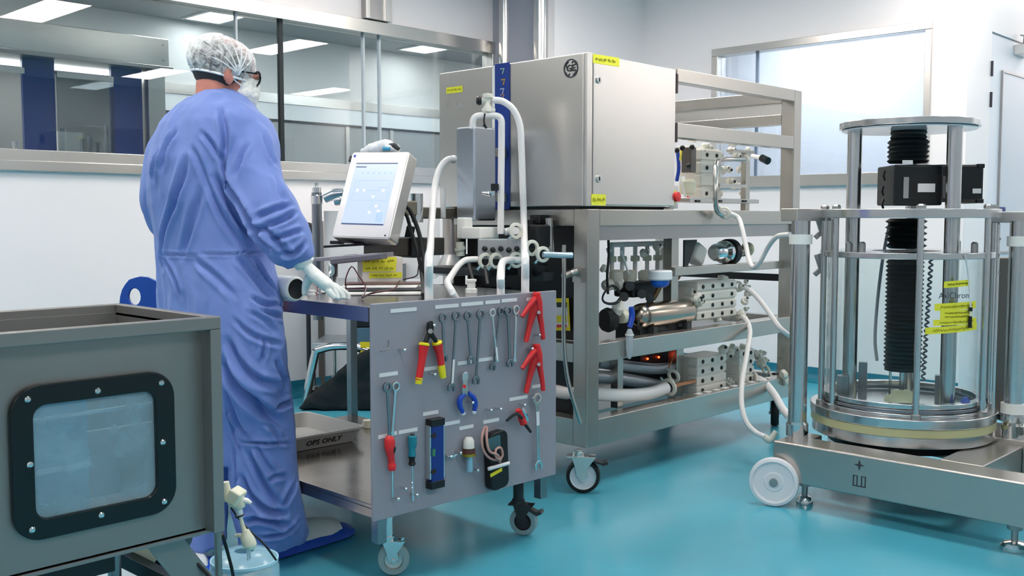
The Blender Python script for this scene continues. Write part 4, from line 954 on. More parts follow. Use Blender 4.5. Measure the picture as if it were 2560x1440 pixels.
# ================================================================== process skid (large wheeled machine)
MX0, MX1, MY0, MY1 = 3.32, 5.075, 2.75, 3.67
mach = thing('process_skid', (4.2, 3.2, 0), 'tall wheeled stainless process skid with big cabinet, valves and hoses', 'machine')
T_ = .08
fs = mat('frame_steel', '#b8b4ae', .27, .88, bump=.015, bscale=20, stretch=(1, 1, 8))
def post(x, y, z0, z1): MB().box(x, x+T_, y, y+T_, z0, z1).build('post', fs, mach, bevel=.004)
post(MX0, MY0, .185, 1.215); post(MX0, MY1-T_, .185, 1.215); post(MX1, MY0, .185, 1.872); post(MX1, MY1-T_, .185, 1.872)
def beam(x0, x1, y0, y1, z0, z1): MB().box(x0, x1, y0, y1, z0, z1).build('beam', fs, mach, bevel=.003)
for z0, z1 in ((1.81, 1.872), (1.552, 1.62)):
    beam(3.965, MX1, MY0, MY0+.06, z0, z1); beam(3.965, MX1, MY1-.06, MY1, z0, z1)
for z0, z1 in ((1.142, 1.214), (.55, .632), (.185, .302)):
    beam(MX0+T_, MX1, MY0, MY0+T_, z0, z1); beam(MX0+T_, MX1, MY1-T_, MY1, z0, z1)
    beam(MX0, MX0+T_, MY0+T_, MY1-T_, z0, z1); beam(MX1, MX1+T_, MY0+T_, MY1-T_, z0, z1)
beam(MX1, MX1+T_, MY0+T_, MY1-T_, 1.69, 1.745); beam(MX1, MX1+T_, MY0+T_, MY1-T_, 1.81, 1.872)
MB().box(MX0+T_, MX1, MY0+.014, MY0+.02, 1.08, 1.142).build('skirt_panel', STEEL_D, mach)
MB().box(MX1+.02, MX1+.024, MY0+T_, MY1-T_, 1.745, 1.84).build('side_panel', STEEL, mach)
MB().box(MX0+T_, MX1, MY0+T_, MY1-T_, 1.15, 1.19).build('deck', STEEL, mach)
MB().box(MX0+T_, MX1, MY0+.3, MY1-T_, .565, .585).build('deck', STEEL_D, mach)
MB().box(MX0+T_, MX1, MY0+.35, MY1-T_, .215, .235).build('deck', STEEL_D, mach)
whm = mat('wheel_white', '#dfe4ea', .3)
for x, y, a, bk_ in ((3.29, 2.745, -.9, True), (5.12, 2.86, .5, False), (3.36, 3.60, -.5, False), (5.10, 3.62, 2.2, False)):
    caster(mach, x, y, .186, .073, .045, a, BLACKR, whm, hubr=.78, stem=.018, brake=bk_, trail=.3)
# ---- electrical cabinet
CX0, CX1, CY0, CY1, CZ0, CZ1 = 3.305, 3.955, 2.748, 3.672, 1.226, 1.870
cabm = mat('cabinet_steel', '#dad6d1', .30, 1., bump=.012, bscale=12, stretch=(20, 20, 1))
cab = MB().box(CX0, CX1, CY0+.018, CY1, CZ0, CZ1).build('cabinet', cabm, mach, bevel=.006)
MB().box(CX0+.045, CX1-.004, CY0, CY0+.017, CZ0+.006, CZ1-.006).build('cabinet_door', cabm, mach, bevel=.004)
MB().box(CX0, CX0+.040, CY0, CY0+.017, CZ0, CZ1).build('door_frame', cabm, mach, bevel=.004)
MB().box(CX0+.02, CX1-.02, CY0+.05, CY1-.05, CZ0-.014, CZ0).build('cabinet_gasket', BLACKR, mach)
for py in (200, 447):
    p = P(1496, py, Y=CY0); lk = MB().cyl((p.x, CY0-.006, p.z), (p.x, CY0, p.z), .015, seg=22).build('lock', CHROME, mach, bevel=.001)
    MB().box(p.x-.003, p.x+.003, CY0-.0075, CY0-.006, p.z-.008, p.z+.008).build('key_slot', BLACKP, lk)
for py in (207, 330):
    z = P(1683, py, Y=CY0).z; MB().box(CX1, CX1+.016, CY0, CY0+.02, z-.045, z+.045).build('hinge', mat('hinge_dark', '#4a4040', .4, .8) if py == 207 else MATS['hinge_dark'], mach, bevel=.002)
def tape_on(pl, pts, name='label_tape', m=YELLOW, ink=True, parent=mach, seed=1, lines=1):
    """label tape: pts = two opposite ends (px) of its mid line, pl = plane kwargs, height in m"""
    (x0, y0), (x1, y1), hgt = pts
    a = P(x0, y0, **pl); b = P(x1, y1, **pl); u = (b-a).normalized(); n = Vector((-1, 0, 0)) if 'X' in pl else Vector((0, -1, 0)); v = n.cross(u)*-1
    if v.z < 0: v = -v
    c = (a+b)/2; m1 = MB(); tape(m1, c+n*.0006, u, v, (b-a).length, hgt, n); o = m1.build(name, m, parent)
    if ink:
        s = MB()
        for k in range(lines): scribble(s, c+n*.0012+v*hgt*((k+.5)/lines-.5)*.85, u, v, (b-a).length*.85, hgt*.42/lines, n, seed=seed+k, r=.0011)
        s.build('handwriting', YINK, o)
    return o
tape_on(dict(Y=CY0), ((1482, 146), (1548, 156), .038), seed=3)
tape_on(dict(Y=CY0), ((1478, 499), (1514, 500), .048), seed=5)
tape_on(dict(X=CX0), ((1116, 227), (1157, 222), .030), seed=7)
wr = MB()
for pts in (((1120, 248), (1117, 268)), ((1140, 252), (1138, 262), (1146, 270), (1150, 262)), ((1150, 258), (1157, 268))):
    wr.tube([P(x, y, X=CX0-.0008) for x, y in pts], .0035, 6, 3, flat=.3)
wr.build('torn_paper_trace', WTAPE, mach)
MB().cyl(P(1121, 190, X=CX0-.002), P(1121, 205, X=CX0-.002), .0018, seg=6).build('scratch_mark', WTAPE, mach)
# blue stripe down the side, with small pictograms
a = P(1239, 156, X=CX0); b = P(1275, 152, X=CX0)
bs = mat('stripe_blue', '#14398a', .35)
strp = MB().box(CX0-.006, CX0, b.y, a.y, CZ0-.01, CZ1+.004).build('blue_stripe', bs, mach, bevel=.001)
MB().box(CX0-.004, CX0, a.y, a.y+.018, CZ0-.01, CZ1).build('stripe_edge', WHITEP, strp)
for px, py, col in ((1256, 178, '#9fc7a8'), (1258, 205, '#e0a83a'), (1256, 228, '#b9c6d8'), (1256, 243, '#b98a7a')):
    p = P(px, py, X=CX0-.007); k = 'icon'+col; m_ = MATS.get(k) or mat(k, col, .5)
    MB().tube([p+Vector((0, .012, .010)), p+Vector((0, -.010, .012)), p+Vector((0, .0, -.012))], .003, 6, 1).build('pictogram', m_, strp)
# round emblem with the two letters
p = P(1427, 171, X=CX0-.001); em = MB(); R_ = .040
em.ringplate([(R_*math.cos(a_), R_*math.sin(a_)) for a_ in [2*PI*k/48 for k in range(48)]], [(R_*.86*math.cos(a_), R_*.86*math.sin(a_)) for a_ in [2*PI*k/48 for k in range(48)]], p, (0, -1, 0), (0, 0, 1), (-.001, 0, 0))
emo = em.build('emblem', GEGREY, mach)
for k in range(4):
    a0 = PI/4+PI/2*k; MB().tube([p+Vector((-.001, -R_*.80*math.cos(a0+d), R_*.80*math.sin(a0+d))) if True else None for d in (-.35, 0, .35)]+[p+Vector((-.001, -R_*.55*math.cos(a0+.5), R_*.55*math.sin(a0+.5)))], .0022, 6, 3).build('emblem_swirl', GEGREY, emo)
text('GE', R_*1.0, GEGREY, emo, p+Vector((-.001, 0, 0)), (0, -1, 0), (0, 0, 1), .0006, 'lettering', bold=.001)
# ---- helper to lay parts out on the machine: Y plane points
def FY(px, py, y=2.9): return P(px, py, Y=y)
steelpipe = mat('pipe_steel', '#bdbab6', .2, 1.)
pvc = mat('valve_block_white', '#dcdad2', .45, bump=.05, bscale=60)
dot = mat('bolt_black', '#1a1d20', .5)
clampm = mat('clamp_white', '#d8d7cc', .4)
def valve_block(px0, py0, px1, py1, y, depth, rows, cols, parent=mach, knobs=True, seed=0):
    """white plastic diaphragm valve block: bolted face, round actuators round its edge"""
    rd = random.Random(seed)
    a = P(px0, (py0+py1)/2, Y=y); b = P(px1, (py0+py1)/2, Y=y); cx = (a.x+b.x)/2; zt = P((px0+px1)/2, py0, Y=y).z; zb = P((px0+px1)/2, py1, Y=y).z
    W = b.x-a.x; H = zt-zb; o = MB()
    o.box(a.x, b.x, y, y+depth, zb, zt)
    for r in range(rows):
        z = zb+H*(r+.5)/rows
        o.box(a.x-.006, b.x+.006, y-.006, y+depth*.4, z-H/rows*.40, z+H/rows*.40)
    vb = o.build('valve_block', pvc, parent, bevel=.005)
    for r in range(rows):
        for c in range(cols):
            if rd.random() < .06: continue
            x = a.x+W*(c+.5)/cols; z = zb+H*(r+.5)/rows
            MB().lathe([(0, .0), (.0105, .0), (.0105, .004), (.006, .007), (0, .007)], (x, y-.006, z), (0, -1, 0), 12).build('bolt', dot, vb)
    if knobs:
        for r in range(rows):
            z = zb+H*(r+.5)/rows
            MB().lathe([(.0, 0), (.022, 0), (.026, .012), (.026, .026), (.016, .034), (.016, .048), (0, .05)], (b.x, y+depth*.35, z), (1, -.25, rd.uniform(-.2, .2)), 16).build('actuator', clampm, vb)
            if rd.random() < .6:
                MB().lathe([(.0, 0), (.018, 0), (.022, .008), (.022, .02), (.0, .024)], (a.x+W*rd.uniform(.3, .9), y+.02, zt if r else zb), (0, -.3, 1 if r else -1), 14).build('actuator', clampm, vb)
    return vb
def clamp_ring(c, ax, r, parent=mach, w=.012):
    """tri-clamp: split ring with a wing nut"""
    c = Vector(c); ax = Vector(ax).normalized()
    o = MB().lathe([(r*.62, -w*.6), (r*.95, -w*.5), (r, -w*.3), (r, w*.3), (r*.95, w*.5), (r*.62, w*.6)], c, ax, 24, closed=True).build('clamp', clampm, parent)
    s = ax.orthogonal().normalized()
    MB().cyl(c+s*r*.9, c+s*(r+.018), .006, seg=10).build('wing_nut', CHROME, o)
    return o
# ---- upper bay (on the deck beside the cabinet)
MB().obox(FY(1683, 492, 2.77)+Vector((.0, .02, 0)), (.075, .05, .11)).build('stop_box', mat('stop_box_grey', '#c9cbc8', .5), mach, bevel=.004)
p = FY(1684, 492, 2.765); est = MB().cyl(p+Vector((0, -.005, 0)), p, .030, seg=24).build('stop_plate', YPL, mach)
MB().lathe([(0, 0), (.020, 0), (.024, .012), (.022, .022), (0, .025)], p+Vector((0, -.005, 0)), (0, -1, 0), 22).build('stop_button', RED, est)
UB = 2.90
valve_block(1752, 372, 1800, 500, UB, .10, 4, 2, seed=2)
valve_block(1722, 365, 1748, 440, UB+.1, .08, 2, 1, seed=4, knobs=False)
MB().obox(FY(1722, 400, UB+.03), (.05, .06, .13)).build('pump_head', mat('pump_grey', '#6b6866', .35, .8), mach, bevel=.006)
MB().lathe([(0, -.03), (.036, -.03), (.042, -.02), (.042, .03), (.03, .045), (0, .045)], FY(1719, 470, UB), (0, 0, 1), 20).build('pressure_pot', CREAM, mach)
MB().tube([FY(1694, 380, UB), FY(1697, 420, UB-.02), FY(1692, 452, UB)], .009, 10).build('blue_hose', BLUE, mach)
MB().tube([FY(1703, 378, UB), FY(1700, 398, UB-.02), FY(1694, 412, UB)], .006, 8).build('yellow_hose', YPL, mach)
for q in ((1692, 376), (1706, 370), (1730, 368), (1722, 415)): MB().sphere(FY(*q, UB-.02), .014, 12, 8).build('knob', BLACKP, mach)
MB().tube([FY(1701, 440, UB-.04), FY(1706, 465, UB-.05), FY(1716, 500, UB-.04)], .006, 8).build('white_lead', WHITEP, mach)
MB().tube([FY(1712, 503, UB-.02), FY(1719, 494, UB-.02), FY(1728, 503, UB-.02)], .008, 8).build('red_lever', RED, mach)
# bent steel pipe hanging down over the deck edge
MB().tube([FY(1862, 398, 2.80), FY(1830, 398, 2.80), FY(1806, 399, 2.78), FY(1792, 406, 2.74), FY(1789, 425, 2.72), FY(1789, 470, 2.70), FY(1789, 508, 2.70), FY(1795, 530, 2.70), FY(1808, 538, 2.70)], .0125, 14).build('bent_pipe', steelpipe, mach)
clamp_ring(FY(1812, 533, 2.70), (1, .2, .2), .032); clamp_ring(FY(1865, 398, 2.80), (1, 0, 0), .020)
MB().box(FY(1800, 460, 2.84).x, FY(1868, 460, 2.84).x, 2.84, 2.87, FY(1830, 468, 2.84).z, FY(1830, 460, 2.84).z).build('rail_bar', steelpipe, mach)
x = FY(1870, 430, 2.86).x; MB().box(x-.022, x+.022, 2.86, 2.89, 1.21, FY(1870, 378, 2.86).z).build('bracket_post', fs, mach, bevel=.002)
MB().box(FY(1832, 380, 2.86).x, FY(1885, 380, 2.86).x, 2.855, 2.90, FY(1860, 382, 2.86).z, FY(1860, 376, 2.86).z).build('bracket_arm', fs, mach)
z = FY(1800, 497, 2.86).z; MB().box(FY(1725, 500, 2.80).x, FY(1898, 500, 2.80).x, 2.80, 2.98, z-.022, z).build('foot_plate', steelpipe, mach, bevel=.002)
for q in (1745, 1800, 1862): MB().obox(FY(q, 503, 2.797), (.035, .006, .012)).build('foot_stud', BLACKP, mach)
c = FY(1905, 395, 3.0); MB().tube([c, c+Vector((-.02, -.05, -.02))], .022, 16).build('hose_end', BLACKP, mach)
MB().tube([c+Vector((.1, .12, .02)), c], .013, 10).build('hose_stub', SILIC, mach)
for q in ((1762, 352, 3.0), (1800, 356, 3.0), (1730, 355, 3.05), (1830, 366, 3.0)): MB().lathe([(0, 0), (.02, 0), (.024, .012), (.02, .03), (0, .034)], FY(*q), (0, -.2, 1), 14).build('actuator', clampm if q[0] % 4 else BLACKP, mach)
# ---- middle bay
MBY = 2.93
zt = FY(1590, 612, MBY+.1).z; zb = FY(1590, 690, MBY+.1).z
MB().tube([FY(1528, 612, MBY+.1), FY(1600, 610, MBY+.1), FY(1668, 608, MBY+.1)], .013, 12, 1).build('manifold_pipe', SILIC, mach)
for q in (1530, 1556, 1588, 1618, 1644, 1662):
    a = FY(q, 612, MBY+.1); mp = MB().cyl(a, (a.x, a.y, zb), .011, seg=12).build('manifold_branch', SILIC, mach)
    MB().lathe([(0, -.014), (.021, -.014), (.024, 0), (.021, .014), (0, .014)], (a.x, a.y, (a.z+zb)/2+.01), (0, 0, 1), 14).build('branch_nut', CREAM, mp)
for q in (1540, 1575, 1612): MB().lathe([(0, -.025), (.03, -.025), (.034, -.01), (.034, .02), (.02, .03), (0, .03)], FY(q, 690, MBY+.06), (0, 0, 1), 16).build('valve_body', clampm, mach)
for q in (1520, 1545, 1575): MB().lathe([(0, -.02), (.026, -.02), (.03, .012), (0, .02)], FY(q, 712, MBY+.05), (1, 0, .2), 16).build('valve_body', pvc, mach)
MB().tube([FY(1552, 625, MBY), FY(1562, 655, MBY), FY(1572, 685, MBY)], .005, 8).build('thin_line', WHITEP, mach)
fw_ = FY(1650, 690, 2.82); fo = MB().lathe([(0, .028), (.052, .028), (.058, .022), (.058, -.014), (.050, -.02), (0, -.02)], fw_, (0, 0, 1), 28).build('vent_filter', mat('filter_white', '#dfe5ec', .4), mach)
MB().lathe([(0, 0), (.046, 0), (.042, -.022), (.026, -.034), (0, -.036)], fw_-ZV*.02, (0, 0, 1), 26).build('filter_base', mat('filter_blue', '#1e5fc4', .35), fo)
MB().tube([fw_-ZV*.05, fw_+Vector((.0, .03, -.10)), fw_+Vector((-.02, .06, -.14))], .012, 10).build('filter_stem', mat('brass_stem', '#8a6a4a', .35, .8), fo)
for r, o_ in ((.055, 0), (.048, .004)):
    c = FY(1530, 737, 2.84); MB().tube([c+Vector((r*math.cos(a_)*1.2, o_+.01*math.sin(a_*2), r*math.sin(a_)*.8)) for a_ in [2*PI*k/14 for k in range(14)]]+[c+Vector((.04, 0, -.03))], .0035, 8, 4).build('coiled_lead', BLACKR, mach)
MB().tube([FY(1521, 600, 2.84), FY(1522, 640, 2.84), FY(1518, 690, 2.84), FY(1520, 735, 2.84)], .006, 8).build('black_hose', BLACKR, mach)
MB().obox(FY(1590, 722, 2.95), (.20, .12, .07)).build('control_module', mat('module_black', '#17191c', .5), mach, bevel=.01)
for q in ((1575, 715), (1605, 735), (1560, 742), (1625, 745)): MB().cyl(FY(*q, 2.88), FY(*q, 2.86), .022, seg=16).build('module_knob', DARKG, mach)
MB().tube([FY(1640, 712, 2.86), FY(1690, 700, 2.88), FY(1700, 690, 2.9)], .006, 8).build('orange_lead', mat('orange_lead', '#a8683a', .5), mach)
# horizontal steel vessel
a = FY(1593, 792, 2.86); b = FY(1722, 776, 2.86); ax = (b-a).normalized(); rr = .062; L_ = (b-a).length
MB().lathe([(0, -.018), (rr*.4, -.014), (rr*.75, -.002), (rr*.95, .016), (rr, .034), (rr, L_-.034), (rr*.95, L_-.016), (rr*.75, L_), (rr*.4, L_+.01), (0, L_+.012)], a, Vector((1, 0, 0)), 40).build('vessel', mat('vessel_steel', '#a79c90', .22, 1.), mach)
MB().box(a.x+.05, a.x+.08, 2.80, 2.92, .632, a.z-rr*.8).build('vessel_saddle', DARKG, mach)
MB().box(a.x+L_-.1, a.x+L_-.07, 2.80, 2.92, .632, a.z-rr*.8).build('vessel_saddle', DARKG, mach)
MB().box(a.x, b.x, 2.84, 2.99, .585, .70).build('mounting_block', DARKG, mach, bevel=.004)
for q in ((1600, 820), (1640, 818), (1676, 815), (1700, 812)): MB().cyl(FY(*q, 2.825), FY(*q, 2.84), .012, seg=10).build('base_bolt', BLACKP, mach)
MB().lathe([(0, -.02), (.05, -.02), (.058, 0), (.05, .03), (0, .03)], FY(1519, 800, 2.9), (1, -.3, 0), 26).build('wheel_disc', BLACKR, mach)
MB().lathe([(0, -.03), (.03, -.03), (.034, 0), (0, .02)], FY(1560, 790, 2.86), (1, 0, .1), 16).build('coupling', CREAM, mach)
MB().lathe([(0, -.03), (.022, -.03), (.03, 0), (.018, .03), (0, .03)], FY(1545, 770, 2.86), (0, -.3, 1), 16).build('coupling', pvc, mach)
MB().tube([FY(1578, 768, 2.76), FY(1580, 790, 2.76), FY(1574, 818, 2.76)], [.012, .014, .012], 10).build('blue_valve_handle', BLUE, mach)
c = FY(1574, 822, 2.735); smp = MB().lathe([(0, 0), (.008, .0), (.017, -.02), (.017, -.09), (.012, -.12), (.006, -.135), (0, -.135)], c, (0, 0, 1), 18).build('sample_bulb', mat('clear_bulb', '#c5cfd6', .12, trans=.4), mach)
MB().lathe([(.018, -.03), (.020, -.03), (.020, -.024), (.018, -.024)], c, (0, 0, 1), 18, closed=True).build('bulb_ring', WHITEP, smp)
valve_block(1742, 702, 1838, 796, 2.84, .14, 4, 4, seed=9)
valve_block(1728, 716, 1740, 790, 2.86, .12, 3, 1, seed=11, knobs=False)
# pump above the intermediate rail
z1 = FY(1800, 662, 2.80).z; z0 = FY(1800, 682, 2.80).z
MB().box(FY(1688, 670, 2.80).x, MX1, 2.80, 2.86, z0, z1).build('rail', fs, mach, bevel=.003)
MB().box(MX1+.07, MX1+.073, 2.83, 3.6, .82, .86).build('rail', BLACKP, mach)
pc = FY(1815, 630, 2.86)
MB().lathe([(0, -.02), (.068, -.02), (.068, .02), (0, .02)], pc+Vector((.03, 0, 0)), (1, 0, 0), 36).build('pump_disc', BLACKR, mach)
MB().lathe([(0, -.14), (.035, -.14), (.045, -.12), (.045, -.07), (.06, -.05), (.06, -.01), (0, -.01)], pc+Vector((.02, 0, 0)), (1, 0, 0), 30).build('pump_casing', CHROME, mach)
MB().lathe([(0, 0), (.030, 0), (.030, .11), (.024, .12), (0, .12)], pc+Vector((.05, 0, 0)), (1, 0, 0), 26).build('pump_motor', steelpipe, mach)
MB().lathe([(0, 0), (.034, 0), (.04, .01), (.036, .03), (.02, .045), (0, .05)], pc+Vector((.19, 0, .01)), (1, -.2, 0), 20).build('motor_cap', mat('cap_olive', '#b9b69a', .4, .3), mach)
MB().prism([(0, 0), (.11, 0), (.03, -.13), (0, -.13)], FY(1712, 600, 2.84), (1, 0, 0), (0, 0, 1), (0, .01, 0)).build('gusset', DARKG, mach)
MB().obox(FY(1738, 634, 2.9), (.10, .08, .10), Matrix.Rotation(.5, 3, 'Y')).build('pump_inlet', WHITEP, mach, bevel=.02)
x = FY(1688, 640, 2.85).x; MB().box(x-.03, x+.03, 2.85, 2.90, .63, 1.14).build('inner_post', fs, mach, bevel=.002)
# ---- lower bay
valve_block(1742, 888, 1812, 982, 2.84, .13, 4, 3, seed=15)
valve_block(1848, 872, 1882, 958, 2.84, .13, 4, 2, seed=17)
for q, y_ in (((1500, 915), .06), ((1500, 945), .04)):
    pass
gp = mat('lined_pipe', '#9a9da2', .35, .6)
MB().tube([FY(1492, 905, 2.92), FY(1560, 915, 2.92), FY(1640, 922, 2.92), FY(1700, 915, 2.95)], .028, 14).build('lagged_pipe', gp, mach)
MB().tube([FY(1480, 940, 2.90), FY(1540, 945, 2.90), FY(1600, 955, 2.90), FY(1650, 965, 2.92)], .030, 14).build('lagged_pipe', gp, mach)
MB().tube([(3.46, 3.25, .40), (3.44, 3.0, .385), FY(1500, 986, 2.87), FY(1560, 988, 2.84), FY(1620, 984, 2.84), FY(1664, 970, 2.84)], .030, 18).build('white_hose', SILIC, mach)
clamp_ring(FY(1672, 968, 2.84), (1, 0, .15), .045); clamp_ring(FY(1684, 940, 2.86), (1, 0, .3), .036)
MB().tube([FY(1684, 965, 2.84), FY(1710, 958, 2.84), FY(1740, 952, 2.85)], .010, 10).build('copper_line', mat('copper', '#b07a58', .3, .9), mach)
MB().tube([FY(1672, 920, 2.86), FY(1680, 900, 2.88), FY(1690, 880, 2.9), FY(1686, 872, 2.92)], .004, 8).build('orange_lead', MATS['orange_lead'], mach)
MB().box(FY(1600, 900, 3.0).x, FY(1680, 900, 3.0).x, 3.0, 3.12, .30, .55).build('drive_box', MATS['module_black'], mach, bevel=.003)
ledm = mat('red_indicator', '#ff5a30', .4, emit='#ff4a20', estr=3.0)
for q in ((1619, 897), (1647, 893)): MB().cyl(FY(*q, 3.0), FY(*q, 2.992), .006, seg=10).build('indicator', ledm, mach)
for q in ((1387, 890), (1420, 885)): MB().cyl(P(*q, X=3.44), P(*q, X=3.432), .005, seg=10).build('indicator', ledm, mach)
MB().box(3.44, 3.6, 2.95, 3.58, .24, .54).build('drive_box', MATS['module_black'], mach, bevel=.003)
x = FY(1547, 900, 2.86).x; MB().box(x-.02, x+.02, 2.85, 2.89, .30, .55).build('inner_post', fs, mach)
x = FY(1700, 920, 2.90).x; MB().box(x-.03, x+.03, 2.90, 2.95, .235, .55).build('inner_post', fs, mach)
for q in ((1905, 905, 2.86), (1915, 925, 2.86), (1895, 890, 2.88), (1925, 945, 2.86)): clamp_ring(FY(*q), (1, -.3, .3), .030)
MB().lathe([(0, -.05), (.035, -.05), (.035, .03), (.022, .04), (0, .04)], FY(1945, 945, 2.84), (1, 0, 0), 20).build('drain_coupling', BLACKR, mach)
for q in ((1962, 935), (1966, 952)): MB().lathe([(0, -.02), (.024, -.02), (.028, 0), (0, .02)], FY(*q, 2.74), (1, -.5, .3), 16).build('coupling', clampm, mach)
rd5 = random.Random(5)
for (x0, x1, y0, y1, n_, yy) in ((1842, 1872, 700, 800, 9, 2.86), (1795, 1832, 862, 905, 5, 2.84), (1800, 1832, 955, 985, 4, 2.84), (1884, 1908, 868, 935, 7, 2.86), (1752, 1870, 366, 384, 5, 2.93), (1800, 1850, 420, 495, 8, 2.95), (1722, 1745, 720, 800, 5, 2.83), (1600, 1660, 620, 640, 4, 2.95), (1500, 1520, 620, 720, 4, 2.95)):
    for k in range(n_):
        q = FY(rd5.uniform(x0, x1), rd5.uniform(y0, y1), yy+rd5.uniform(-.03, .05)); ax = (rd5.uniform(-.4, 1), -rd5.uniform(.3, 1), rd5.uniform(-.5, .6)); r = rd5.uniform(.013, .024)
        a_ = MB().lathe([(0, 0), (r*.8, 0), (r, r*.4), (r, r*.9), (r*.6, r*1.2), (r*.6, r*1.7), (0, r*1.8)], q, ax, 14).build('actuator', pvc if k % 3 else clampm, mach)
        MB().lathe([(0, 0), (r*.35, 0), (r*.3, r*.25), (0, r*.3)], Vector(q)+Vector(ax).normalized()*r*1.8, ax, 10).build('actuator_cap', CHROME if k % 2 else dot, a_)
# row of caps on the bottom rail
for k in range(9):
    q = FY(1745+k*22, 998-k*5.5, 2.79); MB().box(q.x-.02, q.x+.02, 2.775, 2.80, .302, .306).build('rail_clip', WTAPE, mach)
# ---- left side (facing the tool cart)
MB().box(3.42, 3.5, 2.9, 3.6, .63, 1.14).build('side_module', MATS['module_black'], mach, bevel=.004)
stk = tape_on(dict(X=3.40), ((1384, 786), (1424, 786), .145), 'warning_sticker', YPL, False)
tape_on(dict(X=3.398), ((1389, 790), (1420, 790), .10), 'sticker_panel', WTAPE, False, stk)
for k, (hh, yy, mm) in enumerate(((.022, 762, DARKG), (.03, 797, YPL), (.012, 815, RED))):
    tape_on(dict(X=3.396), ((1392, yy), (1417, yy), hh), 'sticker_mark', mm, False, stk)
rodp = [P(1410, 612, X=3.24), P(1410, 700, X=3.24), P(1409, 800, X=3.24), P(1411, 880, X=3.24), P(1420, 950, X=3.25), P(1438, 1015, X=3.27), P(1452, 1058, X=3.29)]
MB().tube(rodp, .0095, 14).build('side_rod', steelpipe, mach)
MB().tube([P(1410, 690, X=3.24), P(1425, 684, X=3.28), P(1442, 678, X=3.31)], .016, 12).obox(P(1446, 688, X=3.315), (.02, .05, .06)).build('rod_clip', fs, mach)
cyl = P(1120, 520, X=3.34)
MB().lathe([(0, 0), (.052, 0), (.052, .40), (.04, .43), (0, .43)], (3.36, 3.62, .98), (0, 0, 1), 30).build('filter_housing', mat('housing_brown_steel', '#aca39b', .28, 1.), mach)
MB().lathe([(0, 0), (.10, 0), (.10, .03), (.06, .10), (0, .10)], (3.36, 3.62, .90), (0, 0, 1), 30).build('housing_base', STEEL_D, mach)
MB().box(3.10, 3.32, 3.2, 3.6, .80, .86).build('side_shelf', MATS['module_black'], mach, bevel=.004)
# ---- bubble trap box with its hoses
bt_ = MB().box(3.055, 3.19, 3.17, 3.285, 1.165, 1.572)
bubble = mat('trap_steel', '#ccd3de', .25, 1., bump=.02, bscale=40)
bt_.build('bubble_trap', bubble, mach, bevel=.008)
MB().box(3.19, 3.32, 3.21, 3.25, 1.25, 1.29).box(3.19, 3.32, 3.21, 3.25, 1.45, 1.49).build('trap_bracket', STEEL_D, mach)
def TD(px, py, d=4.36): return P(px, py, D=d)
MB().tube([TD(1182, 322), TD(1183, 302), TD(1192, 291), TD(1218, 289), TD(1242, 290), TD(1253, 300), TD(1254, 330), TD(1253, 440), TD(1252, 540), TD(1252, 585)], .0145, 16).build('loop_hose', SILIC, mach)
tv = MB().lathe([(0, -.03), (.02, -.03), (.02, -.01), (.014, 0), (.014, .02), (.022, .03), (.022, .045), (0, .05)], TD(1219, 262), (0, 0, 1), 18).build('tee_valve', clampm, mach)
MB().cyl(TD(1204, 252), TD(1222, 252), .014, seg=14).build('tee_arm', clampm, tv)
MB().lathe([(0, -.012), (.016, -.01), (.020, 0), (.016, .012), (0, .014)], TD(1197, 252), RT, 18).build('tee_knob', BLACKP, tv)
MB().tube([TD(1205, 278), TD(1222, 276), TD(1238, 278)], [.010, .016, .010], 12).build('tee_clamp', clampm, tv)
MB().tube([TD(1212, 284, 4.32), TD(1210, 305, 4.31), TD(1216, 320, 4.31), TD(1208, 312, 4.31)], .004, 8).build('black_tie', BLACKR, tv)
def HE(px, up_): q_ = B(px, 740, -.032); return Vector((q_.x, q_.y, .907+up_))
hs = thing('hose', (3.1, 3.3, .9), 'longest white hose, arching from the black-knobbed valve down to the cart', 'hose')
MB().tube([TD(1232, 250), TD(1258, 254), TD(1284, 275), TD(1300, 315), TD(1304, 380), TD(1307, 470), TD(1310, 560), TD(1311, 630, 4.0), HE(1313, .13), HE(1313, .05), HE(1313, 0)], .0145, 16).build('hose_run', SILIC, hs)
hs = thing('hose', (3.1, 3.3, .9), 'white hose curving down left of the steel bubble trap box', 'hose')
MB().tube([TD(1138, 398, 4.55), TD(1118, 400, 4.52), TD(1098, 425, 4.48), TD(1086, 475, 4.4), TD(1079, 560, 4.2), TD(1076, 620, 3.9), HE(1073, .14), HE(1072, .05), HE(1072, 0)], .0145, 16).build('hose_run', SILIC, hs)
MB().tube([TD(1130, 398, 4.56), TD(1138, 398, 4.56)], .018, 14).build('hose_ferrule', CHROME, mach)
MB().tube([TD(1108, 470, 4.5), TD(1108, 520, 4.5), TD(1108, 545, 4.5)], .012, 10).build('short_hose', SILIC, mach)
MB().obox(TD(1200, 582), (.15, .10, .05), Matrix.Rotation(.2, 3, 'Z')).build('base_block', WHITEP, mach, bevel=.006)
MB().obox(TD(1162, 570), (.05, .05, .09)).build('base_block', WHITEP, mach, bevel=.006)
MB().box(3.12, 3.30, 3.14, 3.60, .92, .95).build('manifold_shelf', MATS['module_black'], mach, bevel=.003)
mf = mat('clear_manifold', '#a9adb0', .15, .1)
a = TD(1195, 622, 4.25); b = TD(1312, 622, 4.25)
MB().bar(a, b, .07, .085).build('manifold_block', mf, mach, bevel=.006)
for k in range(5):
    c = TD(1212+k*20, 622+(k % 2)*3, 4.2); MB().sphere(c, .012, 12, 8).build('manifold_bolt', dot, mach)
for q in ((1290, 577), (1357, 636), (1290, 650), (1240, 652), (1213, 652), (1330, 620)): clamp_ring(TD(*q, 4.2), (RT*.5-Vector((_fh[0], _fh[1], 0))*.8), .034)
